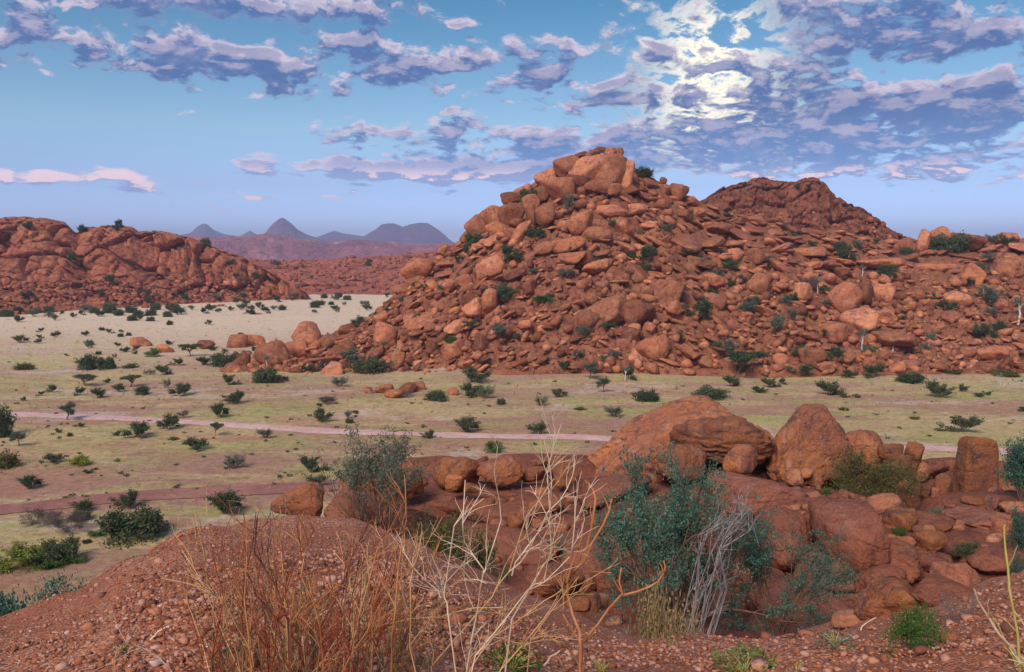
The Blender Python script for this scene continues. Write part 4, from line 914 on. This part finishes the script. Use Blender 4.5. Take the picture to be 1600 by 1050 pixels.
# the far belts of shrubs on the pale flat, at the feet of the far hills, and on them
for (x0, x1, y0, y1, n, m) in ((0,330,484,503,34,11),(230,620,463,478,26,8),(270,600,480,492,22,9),(60,420,503,560,20,7),(0,330,350,470,16,10),(640,1580,380,570,46,15),(350,720,400,455,14,7),(1120,1390,282,300,7,6),(20,560,590,700,12,7)):
    for _ in range(n):
        s = m * rg.uniform(.7, 1.5); shrub(rg.uniform(x0, x1), rg.uniform(y0, y1), s * 1.3, s, [A, A, D_, G][rg.integers(4)])
# small tufts nobody could count
TU = []
for _ in range(9000):
    if rg.random() < .55: x, y = rg.uniform(-100, 1700), rg.uniform(585, 800)
    else: x, y = rg.uniform(-50, 1650), rg.uniform(470, 640)
    P, N = hit(x, y)
    if P is None or P.z > 3.2 or P.y < 58: continue
    s = float(np.clip(rg.lognormal(-1.2, .45), .1, .8)) * min(1., P.y / 190); n = 6
    C = np.repeat(np.array(P)[None], n, 0) + rg.normal(0, s * .45, (n, 3)) * [1, 1, .0] + [0, 0, s * .35]
    TU.append(leaves(C, s * .55, rg, .22, 1.6))
v, f = merge(TU); link('grass_tufts', mesh_np('grass_tufts', v, f, L_grass, smooth=False), kind='stuff', label='dry tufts of grass dotted over the valley floor', category='grass')
TU = []
for _ in range(330):
    x, y = rg.uniform(-40, 1640), rg.uniform(560, 790); P, N = hit(x, y)
    if P is None or P.z > 3.2 or P.y < 58: continue
    s = rg.uniform(.15, .4); C = np.array(P) + rg.normal(0, s * .5, (26, 3)) * [1, 1, .3] + [0, 0, s * .4]
    TU.append(leaves(C, s * .4, rg, .5, .5))
v, f = merge(TU); link('low_herbs', mesh_np('low_herbs', v, f, L_dark, smooth=False), kind='stuff', label='tiny dark herbs sprinkled over the valley floor', category='ground plants')

# ------------------------------------------------------------------ hero plants in front
def heroplant(name, cat, px, py, w, h, wood, leafm, label, land=None, Yd=None, noun=None, **kw):
    P, N = hit(px, py)
    if Yd: x = float(uv(px, py)[0]) * Yd; P = drop(x, Yd)
    (wv, wf), (lv, lf) = plant(**kw); sx = w / 2 * P.y / F; top = world(px, py - h, P.y).z; sz = max(top - P.z, .3)
    e = link(name, None, loc=P - Vector((0, 0, .05)), category=cat)
    k = np.array([sx, sx, sz]); link('branches', mesh_np('branches', wv * k, wf, wood), parent=e)
    if len(lf): link('foliage', mesh_np('foliage', lv * k, lf, leafm, smooth=False), parent=e)
    note(e, noun or cat, None, px, py - h / 2, max(w, h), label, land); return e
HP = heroplant
HP('shrub','shrub',592,815,196,158,B_brown,L_grey,'tall vase shaped grey green shrub with many bare stems behind the gravel mound','vase shaped shrub',Yd=27,seed=61,stems=14,lean=.85,L=.62,lev=2,kids=4,spread=.5,perclump=22,clump=.032,leaf=.014,r=.014,base=.03,up=.2,tl=0,zlo=.55)
HP('tree','tree',1045,985,280,300,B_brown,L_teal,'tall blue green tree rising from the gully in front of the whale backed boulder','tall blue green tree',Yd=20.5,seed=62,stems=8,lean=.7,L=.36,lev=3,kids=3,spread=.8,perclump=22,clump=.026,leaf=.010,r=.016,base=.03,up=.12,shrink=.72,low=160,tl=0,thin=.72)
HP('shrub','shrub',1215,965,190,190,B_brown,L_teal,'airy blue green shrub with dark slanting branches right of the dead grey tree','airy blue green shrub',Yd=20,seed=63,stems=7,lean=.75,L=.42,lev=3,kids=3,spread=.6,perclump=12,clump=.024,leaf=.011,r=.010,base=.04,up=.15,thin=.42)
HP('shrub','shrub',1362,772,140,74,B_brown,L_olive,'olive twiggy bush spread among the boulders left of the standing stone','olive twiggy bush',Yd=33,seed=64,stems=16,lean=1.4,L=.42,lev=2,kids=4,spread=.6,perclump=5,clump=.04,leaf=.020,r=.008,low=60)
HP('shrub','shrub',705,858,120,76,B_grey,L_olive,'dark olive bush in the shade behind the right side of the gravel mound','dark olive bush',Yd=24,seed=65,stems=14,lean=1.2,L=.42,lev=2,kids=4,spread=.6,perclump=7,clump=.05,leaf=.022,r=.008,low=240)
HP('shrub','shrub',1028,992,100,116,B_tan,L_dry,'dry yellowish twiggy bush at the foot of the tall blue green tree','dry yellowish bush',Yd=15,seed=66,stems=16,lean=.7,L=.42,lev=2,kids=4,spread=.6,perclump=5,clump=.04,leaf=.02,r=.006,low=160)
HP('shrub','shrub',1215,1000,150,72,B_dark,L_purp,'dark purple brown thicket of upright twigs on the gully floor','purple brown thicket',Yd=14.5,seed=67,stems=40,lean=.5,L=.6,lev=1,kids=3,spread=.35,perclump=3,clump=.03,leaf=.018,r=.006,asp=.2,base=.35)
HP('shrub','shrub',1424,1012,92,72,B_brown,L_green,'bright green bush growing on the gravel at the lower right','bright green gravel bush',seed=68,stems=14,lean=.8,L=.45,lev=2,kids=3,spread=.5,perclump=9,clump=.04,leaf=.022,r=.006,low=160,lup=1.)
HP('shrub','shrub',1492,972,84,52,B_grey,L_purp,'grey dry twiggy bush right of the bright green gravel bush','grey dry twiggy bush',seed=69,stems=30,lean=.8,L=.5,lev=2,kids=2,spread=.45,perclump=2,clump=.03,leaf=.016,r=.006,asp=.2)
HP('shrub','shrub',1598,775,60,110,B_brown,L_teal,'blue green bush at the right edge behind the sharp upright slab',None,Yd=31,seed=70,stems=8,lean=.7,L=.4,lev=2,kids=4,perclump=10,clump=.05,leaf=.022,r=.012)
HP('shrub','shrub',1602,850,50,90,B_brown,L_teal,'middle blue green bush on the right edge',None,Yd=26,seed=71,stems=8,lean=.7,L=.4,lev=2,kids=4,perclump=10,clump=.05,leaf=.022,r=.012)
HP('shrub','shrub',1604,905,44,60,B_brown,L_teal,'lowest blue green bush on the right edge above the gravel',None,Yd=22,seed=72,stems=8,lean=.7,L=.4,lev=2,kids=4,perclump=10,clump=.05,leaf=.022,r=.012)
for (x, y, w, h, Y, sd, lab, land) in ((20,985,170,92,21,73,'blue green thicket at the left edge below the gravel slope rim','blue green thicket'),(95,968,120,76,22,74,'middle mound of the blue green thicket by the gravel slope',None),(145,935,70,46,23,75,'right end of the blue green thicket by the gravel slope',None)):
    HP('shrub','shrub',x,y,w,h,B_brown,L_teal,lab,land,Yd=Y,seed=sd,stems=10,lean=1.1,L=.4,lev=2,kids=4,spread=.7,perclump=18,clump=.06,leaf=.019,r=.01,low=1300)
HP('shrub','shrub',1512,865,50,26,B_brown,L_dark,'dark green low bush on the red slabs at the right',None,seed=76,stems=8,lean=1.2,L=.4,perclump=8,clump=.06,leaf=.03,low=160)
HP('shrub','shrub',1405,836,26,18,B_brown,L_green,'small green bush on the slab above the purple grey rock',None,seed=77,stems=7,lean=1.,L=.4,perclump=8,clump=.06,leaf=.035)
HP('shrub','shrub',1466,812,28,24,B_grey,L_grey,'small grey green bush on bare red ground below the egg shaped boulder',None,seed=78,stems=8,lean=.9,L=.4,perclump=6,clump=.06,leaf=.03)
HP('shrub','shrub',1312,984,60,30,B_brown,L_dark,'dark low bush in the shade left of the arching hollow boulder',None,Yd=15,seed=79,stems=8,lean=1.,L=.4,perclump=8,clump=.06,leaf=.03,low=60)
HP('shrub','shrub',1290,772,22,14,B_brown,L_green,'tiny green bush among small stones below the pyramid boulder',None,seed=80,stems=7,lean=1.,L=.4,perclump=8,clump=.06,leaf=.035)
HP('shrub','shrub',760,905,60,40,B_brown,L_dark,'dark green bush in the gully mouth behind the pale dead twigs',None,Yd=14,seed=81,stems=9,lean=.9,L=.4,perclump=9,clump=.06,leaf=.03,low=80)
# leafy sprouts on the gravel
def sprout(px, py, w, h, mat, label, seed, n=160, leaf=.16, asp=.3, lup=.6):
    P, N = hit(px, py); rg = np.random.default_rng(seed); sx, sz = w / 2 * P.y / F, h * P.y / F
    a = rg.uniform(0, 6.28, n); r = np.sqrt(rg.random(n)); z = rg.uniform(.1, 1, n) * (1 - .5 * r)
    C = np.stack([np.cos(a) * r * sx, np.sin(a) * r * sx, z * sz], 1)
    st = [tube([(0, 0, -.02), tuple(c * [.5, .5, .6]), tuple(c)], [.004, .003, .002], 3) for c in C[::6]]
    e = link('plant', None, loc=P, category='plant'); link('stems', mesh_np('stems', *merge(st), B_lime), parent=e)
    v, f = leaves(C, leaf * sx, rg, asp, lup); link('leaves', mesh_np('leaves', v, f, mat, smooth=False), parent=e)
    note(e, 'plant', None, px, py - h / 2, max(w, h), label, None)
sprout(798,1046,100,48,L_green,'leafy green plant at the bottom edge between the dry twigs',1,n=320,leaf=.10)
sprout(1165,1050,110,44,L_green,'bright green leafy plant with pale stems at the bottom edge',2,n=260,leaf=.11)
sprout(1190,1040,40,26,L_yel,'yellow tipped sprig inside the bright green plant at the bottom edge',3,n=50,leaf=.2)
sprout(940,1048,34,30,L_yel,'small ball shaped yellow green plant at the bottom edge',4,n=150,leaf=.16,asp=.15)
sprout(1305,1008,66,26,L_grey,'silvery low plant on the gravel below the arching hollow boulder',5,n=160,leaf=.14)
sprout(195,1018,34,18,L_green,'tiny green sprout on the left gravel slope',6,n=50,leaf=.2)
sprout(1050,1010,26,24,L_olive,'small olive weed on the gravel rim',7,n=50,leaf=.18)
sprout(1590,1040,40,50,L_olive,'olive weed at the lower right corner',8,n=70,leaf=.16,asp=.15)
sprout(1245,1046,26,18,L_yel,'little yellow green sprout right of the bright green plant',9,n=40,leaf=.22)

# ------------------------------------------------------------------ twigs of the foreground plants
def twig_px(pl, Y0, rg, jit=.10, r0=.006, r1=.003, mid=2):
    """a stem through photo points; its depth wanders"""
    pts = []; Y = Y0
    for i, (x, y) in enumerate(pl):
        pts.append(np.array(world(x, y, Y))); Y += rg.normal(0, jit)
    P = [pts[0]]
    for a, b in zip(pts[:-1], pts[1:]):
        for k in range(1, mid + 1): P.append(a + (b - a) * k / mid + (rg.normal(0, .004, 3) if k < mid else 0))
    rad = np.linspace(r0, r1, len(P)); return tube(P, rad, 5), P
def stem_part(shapes, mat, e, o):
    v, f = merge(shapes); ob = link('stem', mesh_np('stem', v - np.array(o), f, mat), parent=e); return ob
def sidetwigs(rg, P, n, L, r, sh, lev=1, spread=.7, up=.5):
    P = np.array(P)
    for _ in range(n):
        i = rg.integers(1, len(P) - 1); d = P[i + 1] - P[i] if i + 1 < len(P) else P[i] - P[i - 1]; l = np.linalg.norm(d); d = d / (l + 1e-9)
        if d[2] < 0: d = -d
        a = rg.normal(size=3); a -= a.dot(d) * d; a /= np.linalg.norm(a) + 1e-9
        q = [P[i]]; dd = d + a * spread; dd[2] += up * .3; dd /= np.linalg.norm(dd); LL = L * rg.uniform(.4, 1.2)
        for s_ in range(4):
            q.append(q[-1] + dd * LL / 4); dd = dd + rg.normal(0, .16, 3); dd /= np.linalg.norm(dd)
        sh.append(tube(q, np.linspace(r, r * .5, 5), 4))
        if lev > 0: sidetwigs(rg, q, 2, L * .5, r * .7, sh, lev - 1, spread, up)
rg = np.random.default_rng(23)
# 1: pale and cream dead shrub
o = Vector(drop(float(uv(735, 1200)[0]) * 2.9, 2.9)); e = link('dead_shrub', None, loc=o, category='shrub')
PALE = [([(735,1250),(729,1050),(747,950),(756,890),(726,847),(723,818),(727,750)],B_cream,.0055),([(738,1250),(700,960),(694,933),(697,910),(710,821),(756,779)],B_cream,.005),
 ([(756,895),(759,887),(783,813),(774,750),(776,735)],B_cream,.004),([(690,1250),(674,1041),(769,933),(796,893),(823,807),(846,779),(866,748)],B_tan,.006),([(690,1250),(743,1024),(823,924),(850,910),(890,870)],B_cream,.0045),
 ([(700,1250),(734,1047),(771,996),(850,939),(880,920)],B_tan,.005),([(720,1250),(782,1047),(850,967),(872,930)],B_tan,.005),([(760,1250),(800,967),(840,899),(861,873),(859,819),(862,751),(850,687)],B_cream,.0055),
 ([(800,899),(817,864),(857,799),(886,764),(898,721),(894,705)],B_cream,.0045),([(859,800),(855,740),(877,663)],B_cream,.003),([(894,870),(894,856),(899,776)],B_cream,.0045),([(690,935),(686,924),(646,887),(629,861),(622,850)],B_cream,.004),
 ([(786,949),(740,950),(689,964),(637,967),(600,976),(543,984)],B_tan,.0035),([(700,1250),(640,1010),(641,910),(651,873),(659,830)],B_tan,.0045),([(740,950),(731,930),(686,924)],B_cream,.003),([(800,1250),(829,1000),(880,930),(905,900)],B_tan,.0045),
 ([(796,893),(829,856),(823,804),(819,790)],B_cream,.0035),([(710,880),(735,905),(760,912)],B_cream,.003),([(756,890),(740,870),(726,847)],B_cream,.003),([(840,890),(870,860),(893,842)],B_tan,.003),([(857,799),(840,830),(846,860),(880,835)],B_cream,.003)]
for pl, m_, r in PALE:
    r *= .68; t_, P = twig_px(pl, 2.9 + rg.uniform(-.25, .25), rg, .05, r, r * .5); sh = [t_]; sidetwigs(rg, P, 6, .17, r * .5, sh, 1); stem_part(sh, m_, e, o)
note(e, 'shrub', None, 760, 880, 330, 'pale dead shrub with cream zigzag twigs in the centre foreground', 'pale dead foreground shrub')
# 2: orange and red brown shrub
o = Vector(drop(float(uv(440, 1150)[0]) * 3.0, 3.0)); e = link('dry_shrub', None, loc=o, category='shrub')
RED = [([(470,1250),(417,1013),(486,947),(577,876),(649,838)],B_orange,.005),([(500,1250),(471,984),(537,939),(590,874),(611,881)],B_cream,.004),([(420,1250),(394,1019),(351,940),(318,915),(284,859)],B_tan,.0045),([(440,1250),(402,988),(366,926),(337,864)],B_orange,.005),
 ([(455,1250),(450,971),(430,915),(397,864),(402,808)],B_dark,.006),([(470,1250),(439,850),(425,800)],B_tan,.005),([(360,1250),(267,1047),(222,1013),(177,988)],B_cream,.0035),([(380,1250),(315,1033),(298,960),(287,892)],B_red,.005),
 ([(600,1250),(612,1040),(618,950),(630,836),(634,787),(632,742)],B_orange,.006),([(430,1250),(420,1000),(450,900),(490,830),(485,790)],B_red,.005),([(480,1250),(490,1000),(540,900),(570,830),(575,812)],B_dark,.005),([(400,1250),(380,1000),(370,900),(385,830),(380,800)],B_red,.005),
 ([(520,1250),(500,980),(470,900),(480,850),(462,800)],B_orange,.005),([(340,1250),(330,1030),(350,930),(330,850)],B_red,.0045),([(540,1250),(560,1010),(600,900),(610,860)],B_red,.005),([(500,1250),(470,1010),(400,930),(385,893),(400,800)],B_dark,.005),
 ([(570,1250),(570,1050),(590,950),(640,890),(660,830)],B_orange,.0045),([(300,1250),(270,1060),(250,960),(262,900)],B_red,.004),([(650,1250),(600,1050),(560,950),(545,900),(520,860)],B_tan,.004)]
for i in range(66):   # more stems fanning out of the foot
    x0 = rg.uniform(330, 620); x1 = x0 + (x0 - 460) * rg.uniform(.1, .6) + rg.normal(0, 30); y1 = rg.uniform(810, 980)
    RED.append(([(460 + (x0 - 460) * .6, 1250), (x0, 1060), ((x0 + x1) / 2 + rg.normal(0, 8), (1060 + y1) / 2), (x1, y1)], [B_red, B_orange, B_orange, B_tan, B_red, B_dark][i % 6], rg.uniform(.003, .0055)))
for pl, m_, r in RED:
    r *= .66; t_, P = twig_px(pl, 3.0 + rg.uniform(-.4, .5), rg, .08, r, r * .5); sh = [t_]; sidetwigs(rg, P, 7, .2, r * .5, sh, 1, .6); stem_part(sh, m_, e, o)
# thin yellowish blades inside it
BL = []
for i in range(260):
    x0, Y0 = rg.uniform(330, 700), rg.uniform(2.6, 4.2); b0 = drop(float(uv(x0, 1100)[0]) * Y0, Y0); h = rg.uniform(.15, .42)
    d = np.array([rg.normal(0, .25), rg.normal(0, .25), 1]); p = np.array(b0); q = [p + d * h * k / 3 + rg.normal(0, .01, 3) for k in range(4)]; BL.append(tube(q, [.0022, .0018, .0014, .0008], 3))
v, f = merge(BL); st = link('grass_blades', mesh_np('grass_blades', v - np.array(o), f, L_dry), parent=e, kind='stuff')
note(e, 'shrub', None, 440, 930, 380, 'dense orange and red brown twiggy shrub filling the lower left foreground', 'orange foreground shrub')
# 3: orange plant right of them
o = Vector(drop(float(uv(905, 1200)[0]) * 3.2, 3.2)); e = link('dry_shrub', None, loc=o, category='shrub')
for pl, r in (([(906,1250),(906,1050),(906,987),(886,927),(894,899),(914,870),(931,779),(914,750)],.008),([(886,927),(886,901),(914,876),(943,819),(956,779)],.006),([(886,910),(903,861),(910,816)],.005),([(908,1100),(909,1007),(934,976),(973,927),(971,887)],.006),
 ([(973,930),(1017,916),(1037,896),(1037,876)],.005),([(886,927),(874,910),(849,884)],.005),([(890,905),(868,868),(862,850)],.004),([(905,1000),(880,960),(876,900)],.005),([(890,900),(930,893),(955,895)],.004),([(905,1040),(885,1010),(870,1003),(840,985)],.005)):
    t_, P = twig_px(pl, 3.2, rg, .03, r, r * .6); sh = [t_]; sidetwigs(rg, P, 2, .09, r * .45, sh, 0); stem_part(sh, B_orange, e, o)
note(e, 'shrub', None, 930, 900, 260, 'bright orange forked twig plant right of the pale dead shrub', 'orange forked plant')
# 4: right edge
o = Vector(drop(float(uv(1600, 1200)[0]) * 3.2, 3.2)); e = link('dry_shrub', None, loc=o, category='shrub')
for pl, r, m_ in (([(1610,1250),(1590,990),(1577,920),(1571,860),(1569,820)],.006,B_lime),([(1625,1250),(1610,1040),(1560,990),(1535,950),(1522,920)],.006,B_cream),([(1625,1250),(1600,1040),(1570,1000),(1545,955)],.004,B_lime),([(1640,1250),(1620,1040),(1575,1030)],.004,B_cream),([(1625,1200),(1605,985),(1585,955)],.004,B_lime)):
    t_, P = twig_px(pl, 3.2, rg, .04, r, r * .6); sh = [t_]; sidetwigs(rg, P, 2, .1, r * .45, sh, 0); stem_part(sh, m_, e, o)
note(e, 'shrub', None, 1585, 950, 200, 'thin yellow green stems rising at the right edge in the foreground', None)
# dead grey tree with drooping branches
o = Vector(drop(float(uv(1085, 990)[0]) * 18.5, 18.5)); e = link('dead_tree', None, loc=o, category='tree')
for i in range(18):
    x0 = 1070 + rg.uniform(-14, 40); k = rg.uniform(0, 1); pl = [(x0, 1010), (x0 + 8 + 26 * k + rg.normal(0, 6), 930 - 10 * k), (1090 + 50 * k + rg.normal(0, 10), 875 - 20 * k), (1102 + 56 * k + rg.normal(0, 10), 832 - 16 * k + rg.normal(0, 8)), (1130 + 46 * k, 805 - 10 * k + rg.normal(0, 12)), (1150 + 45 * k, 800 + rg.uniform(-15, 70) * k)]
    pl = pl[:int(rg.integers(4, 7))]; t_, P = twig_px(pl, 18.5 + rg.uniform(-.6, .6), rg, .25, .014, .005); sh = [t_]; sidetwigs(rg, P, 4, .55, .009, sh, 1, .6, 0); stem_part(sh, B_grey, e, o)
note(e, 'tree', None, 1120, 880, 220, 'dead grey tree whose bare branches arch over to the right', 'dead grey tree')
# small bare sticks on the gravel
for (x, y, dx, dy, lab) in ((850,1040,26,-24,'short pale dead stick standing at the bottom edge'),(235,1000,30,-22,'small pale twig lying on the left gravel slope'),(1345,985,24,-20,'small pale twig near the arching hollow boulder')):
    P, N = hit(x, y); t_, q = twig_px([(x, y), (x + dx * .4, y + dy * .6), (x + dx, y + dy)], P.y, rg, .02, .006, .003); v, f = t_
    ob = link('stick', mesh_np('stick', v - np.array(P), f, B_cream), loc=P, category='stick'); note(ob, 'stick', None, x, y, 30, lab, None)

# ------------------------------------------------------------------ labels: the ones not named above say what they stand beside
def clean(t): return ' '.join(t.split())
LANDS = [(t[7], t[3], t[4], t[0].location.y) for t in THINGS if t[7]]
ORD = ['nearest', 'second nearest', 'third nearest', 'fourth nearest', 'fifth nearest', 'sixth nearest', 'seventh nearest', 'eighth nearest', 'ninth nearest', 'tenth nearest', 'eleventh nearest', 'twelfth nearest']
DIRS = ['right of', 'above and right of', 'above', 'above and left of', 'left of', 'below and left of', 'below', 'below and right of']
buckets = {}
for t in THINGS:
    if t[6]: t[0]['label'] = t[6]; continue
    o_, noun, desc, px_, py_, size = t[:6]
    best = min(LANDS, key=lambda L: (L[1] - px_) ** 2 + ((L[2] - py_) * 1.6) ** 2 + (0 if .6 < L[3] / max(o_.location.y, 1) < 1.6 else 90000))
    ang = math.atan2(-(py_ - best[2]), px_ - best[1]); di = DIRS[int(round(ang / (math.pi / 4))) % 8]
    buckets.setdefault((noun, best[0], di, desc), []).append((math.hypot(px_ - best[1], py_ - best[2]), t))
PEN = []
for (noun, land, di, desc), L in buckets.items():
    L.sort(key=lambda q: q[0])
    for i, (d, t) in enumerate(L):
        w = (ORD[i] + ' ' if len(L) > 1 and i < 12 else '')
        t[0]['label'] = clean(f"{w}{desc or ''} {noun} {di} the {land}")
        if len(t[0]['label'].split()) > 16: t[0]['label'] = clean(f"{w}{noun} {di} the {land}")
        if len(t[0]['label'].split()) > 16: PEN.append(t[0]['label'])
print('labels too long', len(PEN), PEN[:3])
seen = {}
for t in THINGS: seen.setdefault(t[0]['label'], []).append(t[0].name)
print('dup labels', [(k, len(v)) for k, v in seen.items() if len(v) > 1][:10])
for t in THINGS:
    o_, noun, py_, Yy = t[0], t[1], t[4], t[0].location.y
    if noun == 'boulder': o_['group'] = 'boulders of the nearby rock ridge' if Yy < 60 else 'boulders of the big hill and its foot'
    elif noun == 'stone': o_['group'] = 'loose stones on the red terrace'
    elif noun in ('shrub', 'tree'): o_['group'] = noun + ('s near the viewpoint' if Yy < 60 else 's growing among the boulders of the hills' if o_.location.z > 3 else 's dotted over the valley floor')
    elif noun == 'plant': o_['group'] = 'leafy plants on the gravel'
    elif noun == 'stick': o_['group'] = 'dead sticks on the gravel'

# ------------------------------------------------------------------ the air
HZ_D = 1.6e-4
me = bpy.data.meshes.new('haze'); hx, y0, y1, z0, z1 = 9600, -9600, 9600, -9., 262.
V = [(x, y, z) for z in (z0, z1) for y in (y0, y1) for x in (-hx, hx)]
me.from_pydata(V, [], [(0, 2, 3, 1), (4, 5, 7, 6), (0, 1, 5, 4), (2, 6, 7, 3), (0, 4, 6, 2), (1, 3, 7, 5)])
hm = bpy.data.materials.new('haze_air'); hm.use_nodes = True; nt = hm.node_tree; nt.nodes.clear()
vo = nt.nodes.new('ShaderNodeVolumePrincipled'); vo.inputs['Color'].default_value = (.66, .71, 1., 1); vo.inputs['Density'].default_value = HZ_D; vo.inputs['Anisotropy'].default_value = 0
ou = nt.nodes.new('ShaderNodeOutputMaterial'); nt.links.new(vo.outputs[0], ou.inputs['Volume']); me.materials.append(hm)
link('haze', me, kind='stuff', label='thin blue evening haze filling the valley air', category='haze')
print('objects', len(bpy.data.objects), 'tris', sum(sum(len(p.vertices) - 2 for p in m_.polygons) for m_ in bpy.data.meshes))
